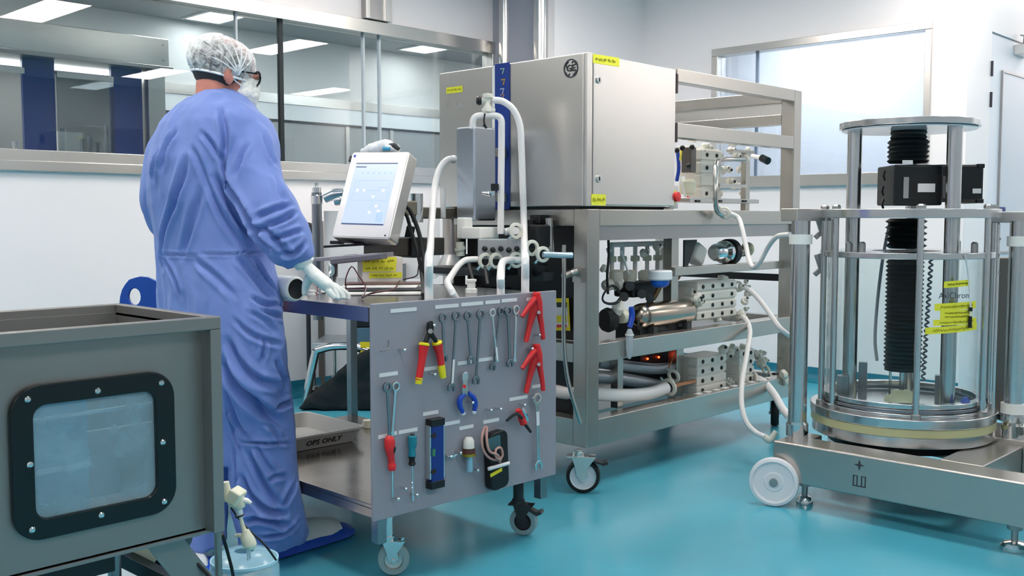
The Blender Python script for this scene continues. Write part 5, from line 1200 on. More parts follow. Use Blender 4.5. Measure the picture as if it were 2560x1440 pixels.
MB().tube([TD(1357, 636, 4.2), TD(1400, 638, 4.22), TD(1430, 638, 4.24)], .013, 12).build('clear_pipe', mat('clear_pipe_blue', '#a9c0cc', .15, .2), mach)
MB().tube([TD(1262, 580), TD(1275, 577), TD(1290, 577, 4.25)], .016, 12).build('stub_hose', SILIC, mach)
hs = thing('hose', (3.1, 3.3, .9), 'short white hose bending down from the clear manifold', 'hose')
MB().tube([TD(1300, 650, 4.2), TD(1272, 650, 4.16), TD(1256, 657, 3.95), HE(1252, .07), HE(1252, .03), HE(1252, 0)], .0145, 14).build('hose_run', SILIC, hs)
hs = thing('hose', (3.1, 3.3, .9), 'white hose kinked in a loop under the bubble trap box', 'hose')
MB().tube([TD(1192, 648, 4.2), TD(1165, 650, 4.15), TD(1145, 665, 4.1), TD(1128, 690, 3.9), TD(1119, 706, 3.6), HE(1128, .03), HE(1140, 0)], .0125, 14).build('hose_run', SILIC, hs)
for q0, q1 in (((1172, 660), (1188, 720)), ((1212, 668), (1220, 712))): MB().tube([TD(*q0, 4.1), TD(*q1, 3.95)], .007, 8).build('black_hose', BLACKR, mach)
MB().tube([TD(1150, 605), TD(1152, 640)], .018, 12).tube([TD(1150, 618), TD(1152, 626)], .024, 12).build('drain_fitting', clampm, mach)
MB().obox(TD(1345, 590, 4.4), (.12, .10, .10)).build('valve_motor', MATS['module_black'], mach, bevel=.01)
MB().tube([TD(1372, 545, 4.4), TD(1374, 590, 4.4), TD(1376, 630, 4.4)], .018, 12).build('vertical_pipe', steelpipe, mach)
for q in ((1330, 560), (1350, 548), (1370, 560), (1320, 680), (1360, 690), (1345, 672)): MB().obox(TD(*q, 4.45), (.07, .06, .04)).build('solenoid', MATS['module_black'] if q[0] % 20 else DARKG, mach, bevel=.004)
MB().obox(TD(1237, 468, 4.33), (.03, .02, .03)).build('level_sensor', BLACKP, mach, bevel=.002)
MB().tube([TD(1205, 482, 4.3), TD(1222, 484, 4.3), TD(1236, 484, 4.3)], [.006, .012, .008], 10).build('sensor_tap', CHROME, mach)
# hoses on the right side of the skid
MB().tube([FY(1825, 533, 2.69), FY(1846, 545, 2.66), FY(1856, 575, 2.62), FY(1866, 620, 2.58), FY(1874, 655, 2.54), FY(1885, 668, 2.5), FY(1900, 655, 2.45), FY(1920, 618, 2.4), FY(1942, 592, 2.3), FY(1975, 586, 2.2)], .0115, 14).build('sagging_hose', SILIC, mach)
MB().tube([FY(1845, 716, 2.88), FY(1868, 722, 2.84), FY(1895, 745, 2.78), FY(1925, 785, 2.7), FY(1950, 820, 2.62), FY(1978, 842, 2.6)], .0135, 14).build('side_hose', SILIC, mach)
MB().tube([FY(1850, 790, 2.84), FY(1866, 800, 2.78), FY(1875, 830, 2.72), FY(1868, 880, 2.66), FY(1856, 950, 2.6), FY(1854, 1010, 2.55), FY(1866, 1055, 2.5), FY(1888, 1080, 2.45), FY(1912, 1092, 2.4)], .0125, 14).build('side_hose', SILIC, mach)
MB().tube([FY(1888, 945, 2.84), FY(1910, 955, 2.78), FY(1935, 985, 2.7), FY(1955, 1020, 2.6), FY(1975, 1045, 2.5)], .020, 16).build('side_hose', SILIC, mach)
clamp_ring(FY(1884, 945, 2.84), (1, -.5, -.2), .034); clamp_ring(FY(1846, 716, 2.88), (1, -.2, 0), .03); clamp_ring(FY(1852, 790, 2.84), (.4, -.4, -1), .03)
MB().tube([FY(1908, 1090, 2.41), FY(1925, 1100, 2.38), FY(1940, 1078, 2.36)], [.014, .018, .012], 12).build('hose_coupling', clampm, mach)
# ================================================================== chromatography column on its stand
KC = Vector((4.24, 1.77, 0)); cfw = math.hypot(4.24, 1.77)
col = thing('column_stand', (4.24, 1.77, 0), 'clear cylindrical column with black bellows on a low wheeled steel stand', 'column')
kst = mat('stand_beam_steel', '#b9b5b0', .28, .85, bump=.015, bscale=10, stretch=(8, 1, 8))
def zc(py, fwd): return CH-(py-543)/2533*fwd*1.0
FW2 = 4.244
vf = Vector((_fh[0], _fh[1], 0))
# base beams
MB().box(3.71, 3.86, .55, 2.08, .10, .262).build('base_beam', kst, col, bevel=.008)
MB().box(4.56, 4.72, .55, 2.05, .10, .262).build('base_beam', kst, col, bevel=.008)
MB().box(3.86, 4.56, 1.30, 1.46, .12, .262).build('cross_beam', kst, col, bevel=.006)
MB().box(3.86, 4.56, .6, .72, .12, .25).build('cross_beam', kst, col, bevel=.006)
tr = MB().box(4.30, 4.62, 1.24, 1.56, .10, .285); tr.build('post_plate', kst, col, bevel=.004)
lb = P(2508, 1145, X=3.86+.4); MB().box(4.30, 4.42, 1.298, 1.30, .14, .25).build('rating_plate', WTAPE, col)
# engraved mark on the front beam: star with three small uprights
p = P(2148, 1163, X=3.709); r_ = .022
MB().prism([(r_*(1 if k % 2 == 0 else .28)*math.cos(PI/4*k+PI/2), r_*(1 if k % 2 == 0 else .28)*math.sin(PI/4*k+PI/2)) for k in range(8)], p, (0, -1, 0), (0, 0, 1), (-.001, 0, 0)).build('star_mark', GEGREY, col)
mk = MB(); p2 = P(2148, 1203, X=3.709)
for dy in (-.024, -.009, .009, .024): mk.box(p2.x-.001, p2.x, p2.y+dy-.002, p2.y+dy+.002, p2.z-.02, p2.z+.02)
mk.box(p2.x-.001, p2.x, p2.y-.026, p2.y+.026, p2.z-.022, p2.z-.018).box(p2.x-.001, p2.x, p2.y+.009, p2.y+.026, p2.z+.018, p2.z+.021).box(p2.x-.001, p2.x, p2.y-.026, p2.y-.009, p2.z+.018, p2.z+.021)
mk.build('plate_mark', GEGREY, col)
# wheels and levelling feet
wn = mat('nylon_wheel', '#dcdde2', .35)
def wheel(c, ax, r, w):
    c = Vector(c); ax = Vector(ax).normalized()
    o = MB().lathe([(r*.16, -w*.3), (r*.36, -w*.32), (r*.42, -w*.2), (r*.78, -w*.26), (r*.86, -w*.5), (r*.97, -w*.42), (r, -w*.2), (r, w*.2), (r*.97, w*.42), (r*.86, w*.5), (r*.16, w*.5)], c, ax, 44, closed=True).build('wheel', wn, col)
    MB().cyl(c-ax*w*.55, c+ax*w*.8, r*.17, seg=16).build('axle', STEEL_D, o)
wc = P(1935, 1197, D=4.07)
wheel((wc.x, wc.y, .101), (_fh[0]+1, _fh[1], 0), .100, .040)
wheel((4.62, 2.18, .103), (_fh[0], _fh[1], 0), .102, .045)
MB().bar((wc.x+.02, wc.y-.005, .103), (3.80, 2.0, .15), .03, .04).build('wheel_arm', kst, col, bevel=.003)
MB().bar((4.62, 2.16, .103), (4.64, 2.0, .15), .04, .05).build('wheel_arm', kst, col, bevel=.003)
def foot(x, y, r=.045):
    f = MB().cyl((x, y, .02), (x, y, .12), .012, seg=14).cyl((x, y, .075), (x, y, .10), .026, seg=18).build('levelling_foot', STEEL_D, col, bevel=.001)
    MB().lathe([(0, 0), (r, 0), (r, .014), (r*.8, .026), (r*.35, .032), (0, .032)], (x, y, .001), seg=26).build('foot_pad', CHROME, f)
fp = P(2530, 1372, Z=.01); foot(3.775, fp.y, .048); q = P(1993, 1245, Z=.02); foot(3.80, 1.98, .034); foot(4.64, 1.95, .034); foot(4.64, .9)
# guide posts left and right
lp = P(1998, 1086, Z=.262); rp = P(2532, 1092, Z=.285)
lp = Vector((3.79, 2.04, 0)) if False else Vector((lp.x-.02, lp.y, 0))
def gpost(c, r, z0, z1, nm='guide_post'):
    o = MB().cyl((c.x, c.y, z0), (c.x, c.y, z1), r, seg=32).build(nm, CHROMEB, col)
    MB().lathe([(r, 0), (r+.008, 0), (r+.008, .05), (r, .06)], (c.x, c.y, z0), seg=32).build('post_collar', CHROME, o); return o
MB().box(3.8605, 3.95, lp.y-.075, lp.y+.02, .10, .2618).build('post_foot', kst, col, bevel=.006)
g1 = gpost(lp, .038, .262, 1.165); g2 = gpost(rp, .038, .285, 1.165)
for c, py in ((lp, 597), (rp, 600)):
    z = 1.18-(py-543)/2533*4.3
    MB().lathe([(.038, -.02), (.047, -.02), (.047, .02), (.038, .02)], (c.x, c.y, z), seg=30, closed=True).build('white_collar', WHITEP, col)
z = 1.18-(1000-543)/2533*4.3; MB().lathe([(.038, -.02), (.05, -.02), (.05, .02), (.038, .02)], (rp.x, rp.y, z), seg=30, closed=True).build('white_collar', WHITEP, col)
MB().lathe([(.038, -.012), (.056, -.012), (.056, .012), (.038, .012)], (rp.x, rp.y, z-.04), seg=30, closed=True).build('steel_collar', CHROME, col)
# horizontal carrier arms to the upper flange
zA = 1.18-(537-543)/2533*4.25
ur = (rp-lp); ur.z = 0; ur.normalize(); nf = Vector((-ur.y, ur.x, 0))
def arm(a, b, w, h, z): a = Vector((a.x, a.y, z)); b = Vector((b.x, b.y, z)); return MB().bar(a, b, w, h)
zarm = 1.19
arm(lp-ur*.05, KC-ur*.34, .09, .052, zarm).build('carrier_arm', STEEL, col, bevel=.003)
arm(rp+ur*.09, KC+ur*.34, .09, .045, zarm-.01).build('carrier_arm', STEEL, col, bevel=.003)
def disc(R, z0, z1, m, nm, Rin=0., seg=72, bev=.003, cc=None):
    cc = cc or KC
    pr = [(Rin, z0), (R, z0), (R, z1), (Rin, z1)]
    o = MB().lathe(pr, (cc.x, cc.y, 0), seg=seg, closed=Rin > 0).build(nm, m, col, bevel=bev); return o
def Rpx(h, fwd=FW2): return h/2533*fwd*.965
# z from the image row of a rim centre
zz = lambda py: 1.18-(py-543)/2533*FW2
# top disc
zt = zz(318)-.0; disc(Rpx(172), zz(322), zz(306), CHROMEB, 'top_disc')
disc(Rpx(172)-.01, zz(327), zz(323), mat('clear_disc', '#c9d2da', .1), 'disc_gasket')
# upper pair of flanges
disc(Rpx(225), zz(545), zz(523), CHROMEB, 'upper_flange', .12)
disc(Rpx(214), zz(642), zz(627), CHROMEB, 'middle_flange', .14)
# bottom stack
olive = mat('olive_ring', '#b3b58c', .4)
disc(Rpx(232), zz(1041), zz(1018), CHROMEB, 'base_flange', 0.0, bev=.004)
disc(Rpx(229), zz(1061), zz(1041), olive, 'seal_ring', 0., bev=.001)
disc(Rpx(226), zz(1088), zz(1061), CHROMEB, 'lower_flange', 0.)
disc(Rpx(190), zz(1032), zz(1018), CHROME, 'step_ring', 0.)
for k, (r_, a_, b_) in enumerate(((207, 1018, 1010), (204, 1008, 1000), (202, 998, 986))):
    disc(Rpx(r_), zz(a_), zz(b_), CHROMEB if k % 2 == 0 else mat('ring_grey', '#7b8088', .3, .6), 'packing_ring', Rpx(180) if k else 0.)
disc(.30, zz(1112), zz(1088), BLACKP, 'under_plate')
# clear tube
Rt = Rpx(200)
tube_g = glass('column_glass', '#f9fcfc', .015, 3.4)
MB().lathe([(Rt, zz(1018)), (Rt, zz(640))], (KC.x, KC.y, 0), seg=72, cap=False).build('clear_tube', tube_g, col)
MB().lathe([(Rt-.012, zz(640)), (Rt-.012, zz(1018))], (KC.x, KC.y, 0), seg=72, cap=False).build('clear_tube_inner', tube_g, col)
# tie rods: (angle measured from the view direction, clockwise to the right)
vk = Vector((KC.x, KC.y, 0)).normalized(); rk = Vector((vk.y, -vk.x, 0))
def around(R, deg): a = math.radians(deg); return KC+rk*(R*math.sin(a))-vk*(R*math.cos(a))
def rod(R, deg, r, z0, z1, nm, m=CHROMEB):
    c = around(R, deg); o = MB().cyl((c.x, c.y, z0), (c.x, c.y, z1), r, seg=24).build(nm, m, col); return c, o
for deg in (9, 62, -52, -70, 98, 178):
    c, o = rod(Rpx(212), deg, .0125, zz(1024), zz(523)+.0, 'tie_rod')
    MB().lathe([(.0125, 0), (.020, 0), (.020, .016), (.0125, .02)], (c.x, c.y, zz(1018)), seg=12).build('rod_nut', STEEL_D, o)
    MB().lathe([(0, 0), (.018, 0), (.018, .012), (.012, .018), (0, .018)], (c.x, c.y, zz(523)), seg=6).build('rod_cap', STEEL_D, o)
for deg in (-80, 54, 172):
    c = around(.215, deg); tz = zz(318)
    MB().cyl((c.x, c.y, zz(1018) if abs(deg) > 100 else zz(1018)), (c.x, c.y, zz(322)), .030, seg=30).build('lift_post', CHROMEB, col)
# little upright blocks standing inside on the base plate
for px, h_, w_ in ((2118, .12, .05), (2180, .17, .035), (2352, .13, .04), (2405, .18, .035)):
    R_ = .25; s = (px-2265)/2533*FW2; dd = math.sqrt(max(0, R_*R_-s*s))*(.2 if px in (2352,) else (-.9 if px == 2405 else -.35)); c = KC+RT*s-vf*dd
    MB().obox((c.x, c.y, zz(1018)+h_/2), (w_, w_, h_), Matrix.Rotation(.4, 3, 'Z')).build('stop_block', mat('block_grey', '#8e9398', .3, .8) if px == 2118 else MATS['block_grey'], col, bevel=.003)
# black bellows, motor and pressure head
def bellows(R0, z0, z1, n, amp, cc, nm, m=BLACKR, one=0.):
    pr = [(0, z0)]
    for k in range(n*2+1): pr.append((R0+(amp if k % 2 else 0), z0+(z1-z0)*k/(n*2)))
    pr.append((0, z1)); return MB().lathe(pr, (cc.x, cc.y, 0), seg=48).build(nm, m, col, ang=60)
bm_ = mat('bellows_black', '#0c181c', .5)
BC = KC+RT*0.0
bellows(Rpx(42), zz(925), zz(640), 26, .010, BC, 'bellows', bm_)
MB().lathe([(0, zz(932)), (Rpx(45), zz(932)), (Rpx(45), zz(922)), (0, zz(922))], (BC.x, BC.y, 0), seg=40).build('bellows_plate', BLACKP, col)
bellows(Rpx(40), zz(622), zz(546), 5, .020, BC, 'bellows', bm_)
bellows(Rpx(46), zz(408), zz(350), 5, .010, BC, 'bellows', bm_)
bellows(Rpx(42), zz(350), zz(326), 2, .006, BC, 'bellows', bm_)
BK = mat('gear_black', '#0a1216', .32)
Rm = Matrix((RT, vf, ZV)).transposed()
gb = MB().obox((KC-vf*.02)+ZV*((zz(415)+zz(514))/2), (.20, .20, zz(415)-zz(514)), Rm).build('gearbox', BK, col, bevel=.008)
def onfront(px0, px1, py0, py1, off, m, nm, parent, t=.006):
    a = KC+RT*((px0-2265)/2533*FW2)-vf*off; b = KC+RT*((px1-2265)/2533*FW2)-vf*off; c = (a+b)/2
    return MB().obox(c+ZV*((zz(py0)+zz(py1))/2), ((b-a).length, t, abs(zz(py0)-zz(py1))), Rm).build(nm, m, parent, bevel=.001)
onfront(2227, 2240, 445, 497, .122, STEEL_D, 'side_plate', gb); onfront(2324, 2334, 443, 497, .122, STEEL_D, 'side_plate', gb)
onfront(2262, 2304, 461, 482, .124, WTAPE, 'rating_label', gb); onfront(2225, 2250, 404, 414, .115, WTAPE, 'port_cover', gb)
onfront(2240, 2320, 440, 500, .118, BLACKP, 'cover_plate', gb)
mo = MB().obox(KC+RT*.20+vf*.03+ZV*((zz(412)+zz(505))/2), (.20, .16, zz(412)-zz(505)), Rm).build('motor', BK, col, bevel=.01)
a = KC+RT*.245+vf*.03
for s in (0,): MB().obox(KC+RT*.27-vf*.052+ZV*zz(478), (.035, .004, .02), Rm).build('motor_label', WTAPE, mo)
for zq in (416, 503): MB().obox(KC+RT*.285+vf*.03+ZV*zz(zq), (.03, .17, .018), Rm).build('motor_flange', BK, mo, bevel=.003)
for s, zq in ((-.115, 430), (-.12, 468), (-.118, 500)): MB().tube([KC+RT*s+ZV*zz(zq)-vf*.05, KC+RT*(s-.012)+ZV*zz(zq+10)-vf*.07, KC+RT*s+ZV*zz(zq+20)-vf*.05], .005, 8).build('sensor_lead', BLACKR, gb)
MB().lathe([(0, 0), (.045, 0), (.05, -.03), (0, -.03)], (KC.x, KC.y, zz(523)), seg=30).build('gland', STEEL, col)
# piston seat on the base
MB().lathe([(0, 0), (Rpx(45), 0), (Rpx(40), .02), (Rpx(22), .045), (0, .05)], (KC.x, KC.y, zz(1018)+.012), seg=32).build('piston_seat', mat('seat_olive', '#c4c6a8', .4), col)
MB().lathe([(0, 0), (Rpx(62), 0), (Rpx(62), .012), (0, .012)], (KC.x, KC.y, zz(1018)), seg=40).build('seat_plate', CHROME, col)
MB().cyl((KC.x, KC.y, zz(1018)+.05), (KC.x, KC.y, zz(930)), .012, seg=14).build('piston_rod', CHROME, col)
for s in (-.05, .05): MB().cyl((KC+RT*s).to_tuple()[:2]+(zz(1018)+.04,), (KC+RT*s).to_tuple()[:2]+(zz(932),), .006, seg=10).build('guide_pin', CHROME, col)
# coiled air line and small hoses inside
pts = []
for k in range(90):
    t = k/89; c = KC+RT*(.110-.02*t)-vf*.0; pts.append(c+RT*.007*math.cos(k*1.5)+vf*.009*math.sin(k*1.5)+ZV*(zz(650)+(zz(960)-zz(650))*t))
MB().tube(pts, .0045, 6, 2).build('coiled_air_line', mat('coil_grey', '#7f8792', .35), col)
MB().tube([around(.2, -160)+ZV*zz(560), around(.18, -150)+ZV*zz(640), around(.17, -140)+ZV*zz(760), around(.15, -130)+ZV*zz(860), around(.12, -120)+ZV*zz(915)], .007, 10).build('inner_hose', mat('hose_grey', '#a7abb4', .4), col)
dcx = P(2505, 800, D=4.55); MB().obox((dcx.x, dcx.y, .64), (.15, .10, .72), Rm).build('drive_column', mat('column_dark_steel', '#6f6a66', .3, .9), col, bevel=.006)
# yellow tapes on the tube
def ctape(px, py, w, h, lines, seed, R=Rt+.0015, tilt=0.):
    s = (px-2265)/2533*FW2; a0 = math.asin(max(-.98, min(.98, s/R))); n = 14; u0 = w/2/2533*FW2
    def sol(qx):
        a_ = 0.
        for _ in range(30): a_ = math.asin(max(-.98, min(.98, ((qx-1280)/2533*(FW2-R*math.cos(a_))-KC.dot(RT))/R)))
        return a_
    a1 = sol(px-w/2); a2 = sol(px+w/2) #(max(-.98, min(.98, (px-w/2-2265)/2533*FW2/R))); a2 = math.asin(max(-.98, min(.98, (px+w/2-2265)/2533*FW2/R)))
    rg = []
    for k in range(n+1):
        a = a1+(a2-a1)*k/n; c = KC+RT*(R*math.sin(a))-vf*(R*math.cos(a)); c2 = KC+RT*((R+.001)*math.sin(a))-vf*((R+.001)*math.cos(a)); z = zz(py+tilt*(k/n-.5)); hh = h/2/2533*FW2
        rg.append([c+ZV*(z-hh), c+ZV*(z+hh), c2+ZV*(z+hh), c2+ZV*(z-hh)])
    o = MB().rings(rg).build('label_tape', YELLOW, col, smooth=False)
    sc = MB(); rd = random.Random(seed)
    for l in range(lines):
        zl = zz(py+tilt*0)+h/2533*FW2*((l+.5)/lines-.5)*.8; p_ = []; am = a1+(a2-a1)*.12; ae = a1+(a2-a1)*.88; k = 0; m_ = 40
        for k in range(m_+1):
            a = am+(ae-am)*k/m_; rr = R+.0022; p_.append(KC+RT*(rr*math.sin(a))-vf*(rr*math.cos(a))+ZV*(zl-tilt*(k/m_-.5)/2533*FW2*.8+rd.uniform(.2, 1)*(.22*h/lines/2533*FW2)*(1 if k % 2 else -1)))
        sc.tube(p_, .0012, 4, 1)
    sc.build('handwriting', YINK, o)
ctape(2408, 699, 66, 15, 1, 1, tilt=-4); ctape(2405, 752, 104, 17, 1, 2, tilt=-4); ctape(2408, 772, 80, 22, 2, 3); ctape(2405, 789, 108, 14, 1, 4, tilt=-3); ctape(2396, 806, 130, 16, 1, 5, tilt=-8)
# printed word on the tube: only its first letters read clearly
R = Rt+.003; a0 = 0.
for _ in range(30): a0 = math.asin(((2404-1280)/2533*(FW2-R*math.cos(a0))-KC.dot(RT))/R); c = KC+RT*((Rt+.003)*math.sin(a0))-vf*((Rt+.003)*math.cos(a0)); tu = (RT*math.cos(a0)+vf*math.sin(a0))
text('AxiChrom', .034, mat('print_dark', '#39404a', .5), col, c+ZV*zz(727), tu, ZV, .0003, 'lettering')
# hanging thin line with black grips, blue glove finger below
MB().tube([around(Rt+.03, 38)+ZV*zz(632), around(Rt+.012, 44)+ZV*zz(680), around(Rt+.012, 47)+ZV*zz(755), around(Rt+.01, 47)+ZV*zz(800)], .0035, 8).build('hanging_line', WTAPE, col)
MB().cyl(around(Rt+.012, 47)+ZV*zz(755), around(Rt+.012, 47)+ZV*zz(764), .008, seg=10).build('line_grip', BLACKP, col)
MB().cyl(around(Rt+.012, 47)+ZV*zz(776), around(Rt+.012, 47)+ZV*zz(803), .007, seg=10).build('line_grip', BLACKP, col)
MB().tube([around(Rt-.03, 55)+ZV*zz(975), around(Rt-.03, 55)+ZV*zz(995), around(Rt-.03, 56)+ZV*zz(1020)], [.010, .026, .012], 12).build('blue_cap', mat('cap_blue', '#3a4ab0', .4), col)
# toggle brackets at the left and right ends of the flanges
for sg, zq in ((-1, 560), (-1, 655), (1, 565), (1, 650)):
    c = KC+ur*sg*(Rpx(222)); tb = MB().bar(c+ZV*(zz(zq)+.03), c+ZV*(zz(zq)-.03)-ur*sg*.02, .03, .03).bar(c+ZV*(zz(zq)-.03)-ur*sg*.02, c+ZV*(zz(zq)-.06)+ur*sg*.012, .025, .02)
    tb.build('toggle_bracket', STEEL_D, col, bevel=.002)
for px in (2088, 2112, 2380, 2440, 2480):
    s = (px-2265)/2533*FW2; R_ = Rpx(214); k = -1 if px not in (2440,) else 1
    c = KC+RT*s*.97+vf*(math.sqrt(max(0.001, R_*R_-s*s))*.8*k)
    MB().lathe([(0, 0), (.014, 0), (.014, .035), (.008, .042), (0, .042)], (c.x, c.y, zz(627)), seg=14).build('pin', STEEL_D, col)
for px in (2075, 2135):
    c = KC+RT*((px-2265)/2533*FW2)*.98+vf*.06; MB().cyl(c+ZV*zz(627), c+ZV*zz(546), .022, seg=18).build('spacer', STEEL, col)
# blue-grey cover box at right end of flange
c = KC+ur*Rpx(222); MB().obox(c+ZV*zz(535), (.05, .05, .06), Rm).build('end_block', mat('end_block_blue', '#626a9c', .35, .5), col, bevel=.004)
MB().cyl(c+ZV*zz(560), c+ZV*zz(1030), .016, seg=20).build('side_rod', CHROMEB, col)
# ================================================================== operator screen on its swing arm
HD = 4.0
tl_, tr_, br_, bl_ = P(882, 382, D=HD+.14), P(1030, 378, D=HD+.02), P(968, 604, D=HD-.10), P(829, 588, D=HD+.02)
hc = (tl_+tr_+br_+bl_)/4
uh = ((tr_-tl_)+(br_-bl_)); uh.z *= .5; uh.normalize(); vh = ((tl_-bl_)+(tr_-br_)); vh = (vh-uh*vh.dot(uh)).normalized(); nh = uh.cross(vh).normalized()
if nh.dot(FW) > 0: nh = -nh
Wm = ((tr_-tl_).length+(br_-bl_).length)/2; Hm = ((tl_-bl_).length+(tr_-br_).length)/2
hmi = thing('operator_screen', (hc.x, hc.y, 0), 'tilted steel operator touch screen on a swing arm above the tool cart', 'screen')
bezm = mat('screen_bezel', '#d6d5d8', .35, .4)
MB().prism(rrect(Wm, Hm, .012), hc-nh*.065, uh, vh, nh*.065).build('housing', STEEL, hmi, bevel=.003)
MB().prism(rrect(Wm-.012, Hm-.012, .010), hc, uh, vh, nh*.002).build('bezel', bezm, hmi, bevel=.0008)
scm = mat('lit_screen', '#1b2430', .2, emit='#c3d4ee', estr=.62)
sw, sh_ = Wm*.74, Hm*.72
sc_ = hc+vh*Hm*.01+uh*(-Wm*.015)
def on(x, y, z=.0028): return sc_+uh*x*sw/2+vh*y*sh_/2+nh*z
scr = MB().prism([(-sw/2, -sh_/2), (sw/2, -sh_/2), (sw/2, sh_/2), (-sw/2, sh_/2)], sc_+nh*.0022, uh, vh, nh*.0006).build('display', scm, hmi, smooth=False)
ink1 = mat('screen_bar_dark', '#2a3a5c', .3, emit='#34466c', estr=.35); ink2 = mat('screen_line', '#8aa0c4', .3, emit='#8ea4c6', estr=.55); ink3 = mat('screen_field', '#e6eefc', .3, emit='#d2dff5', estr=.66)
def srect(x0, x1, y0, y1, m, nm='screen_line', z=.003): return MB().add([on(x0, y0, z), on(x1, y0, z), on(x1, y1, z), on(x0, y1, z)], [(0, 1, 2, 3)]).build(nm, m, scr, smooth=False, fix=False)
srect(-.98, .98, .955, 1, ink1, 'title_bar'); srect(-.98, .98, -1, -.955, ink1, 'task_bar'); srect(-.95, -.45, .84, .88, ink1, 'menu_text')
for k in range(6): srect(-.62+k*.26, -.50+k*.26, .62, .70, ink2, 'tag_field')
ln = MB()
def sline(a, b): ln.tube([on(*a, .0032), on(*b, .0032)], .0008, 4)
for a, b in (((-.8, .42), (.85, .42)), ((-.8, .42), (-.8, -.22)), ((-.8, -.22), (.85, -.22)), ((.85, .42), (.85, -.22)), ((-.6, .42), (-.6, .1)), ((-.3, .1), (.6, .1)), ((.2, .1), (.2, -.6)), ((.2, -.4), (.6, -.4)), ((.6, -.4), (.6, -.75)), ((-.6, .1), (-.3, .1)), ((.3, .2), (.8, .2))): sline(a, b)
ln.build('process_diagram', ink2, scr)
for x, y in ((-.6, .1), (-.3, .1), (.2, -.1), (.6, .1), (.2, -.6), (.6, -.55), (.45, -.4)): srect(x-.06, x+.06, y-.035, y+.035, ink3, 'diagram_field', .0036)
srect(.55, .85, -.9, -.6, ink2, 'trend_field')
b = hc-uh*Wm*.44+vh*Hm*.45+nh*.0024; MB().lathe([(0, 0), (.007, 0), (.007, .0006), (0, .0006)], b, nh, 18).build('round_logo', mat('logo_blue', '#3452b8', .4), hmi)
b = hc+uh*Wm*.42-vh*Hm*.46+nh*.0024; MB().lathe([(0, 0), (.004, 0), (.004, .0008), (0, .0008)], b, nh, 12).build('power_light', DARKG, hmi)
MB().lathe([(0, 0), (.012, 0), (.012, .02), (0, .02)], tl_-nh*.02-uh*.012-vh*.03, vh, 14).build('stylus_clip', BLACKP, hmi)
# swing arm back to the skid
ab = hc-nh*.07
MB().tube([ab, ab-nh*.05, ab-nh*.08+ZV*-.01], .028, 14).build('tilt_joint', BLACKP, hmi)
j1 = P(1040, 520, D=4.25)
MB().bar(ab-nh*.07, j1, .05, .06).build('arm', mat('arm_brown_grey', '#8d8678', .35, .8), hmi, bevel=.006)
MB().cyl(j1-ZV*.06, j1+ZV*.06, .03, seg=22).build('arm_joint', CHROME, hmi)
MB().bar(j1-ZV*.02, (3.36, 3.62, j1.z-.02), .05, .05).build('arm', MATS['arm_brown_grey'], hmi, bevel=.006)
MB().tube([ab-nh*.04-vh*.02, P(1012, 515, D=4.12), P(1035, 548, D=4.12), P(1052, 600, D=4.1), P(1060, 660, D=4.0), P(1064, 720, D=3.9), P(1066, 736, Z=.925)], .009, 10).build('screen_cable', BLACKR, hmi)
MB().tube([ab-nh*.04-vh*.04, P(1008, 530, D=4.14), P(1026, 570, D=4.12), P(1046, 640, D=4.05), P(1056, 700, D=3.9), P(1058, 738, Z=.925)], .0075, 10).build('screen_cable', BLACKR, hmi)
MB().bar(P(1018, 612, D=4.2), P(1028, 565, D=4.2), .03, .035).build('scanner_handle', BLACKP, hmi, bevel=.006)
# keyboard shelf below the screen
ks = thing('keyboard_shelf', (2.5, 3.4, 0), 'grey folding keyboard shelf below the tilted operator screen', 'shelf')
k0 = P(800, 648, D=4.05); k1 = P(962, 636, D=3.95)
MB().bar(k0, k1, .16, .016).build('shelf_plate', mat('shelf_grey', '#9a9ba3', .4, .3), ks, bevel=.004)
MB().bar(P(832, 654, D=3.95), P(962, 640, D=3.88), .05, .022).build('shelf_edge', mat('edge_grey', '#73747c', .4, .3), ks, bevel=.004)
MB().prism([(0, 0), (.05, .022), (.10, .026), (.10, .008), (0, -.004)], P(828, 652, D=3.93), RT, ZV, vf*.02).build('hinge_cover', BLACKP, ks)
MB().bar(P(822, 616, D=4.1), P(922, 610, D=4.05), .10, .010).build('keyboard', BLACKP, ks, bevel=.003)
MB().bar(P(826, 606, D=4.1), P(860, 606, D=4.1), .03, .014).build('wrist_rest', DARKG, ks, bevel=.003)
MB().bar(P(930, 618, D=4.05), P(1090, 615, D=4.35), .10, .075).build('support_arm', mat('support_dark', '#5a5652', .35, .8), ks, bevel=.004)
MB().bar(P(1010, 618, D=4.18), P(1040, 618, D=4.22), .11, .085).build('arm_clamp', BLACKP, ks, bevel=.004)
MB().tube([P(832, 662, D=3.95), P(832, 700, D=3.9), P(832, 720, Z=.915)], .02, 14).build('shelf_post', CHROME, ks)
MB().cyl(P(706, 690, D=3.7), P(706, 660, D=3.7), .001, seg=6)
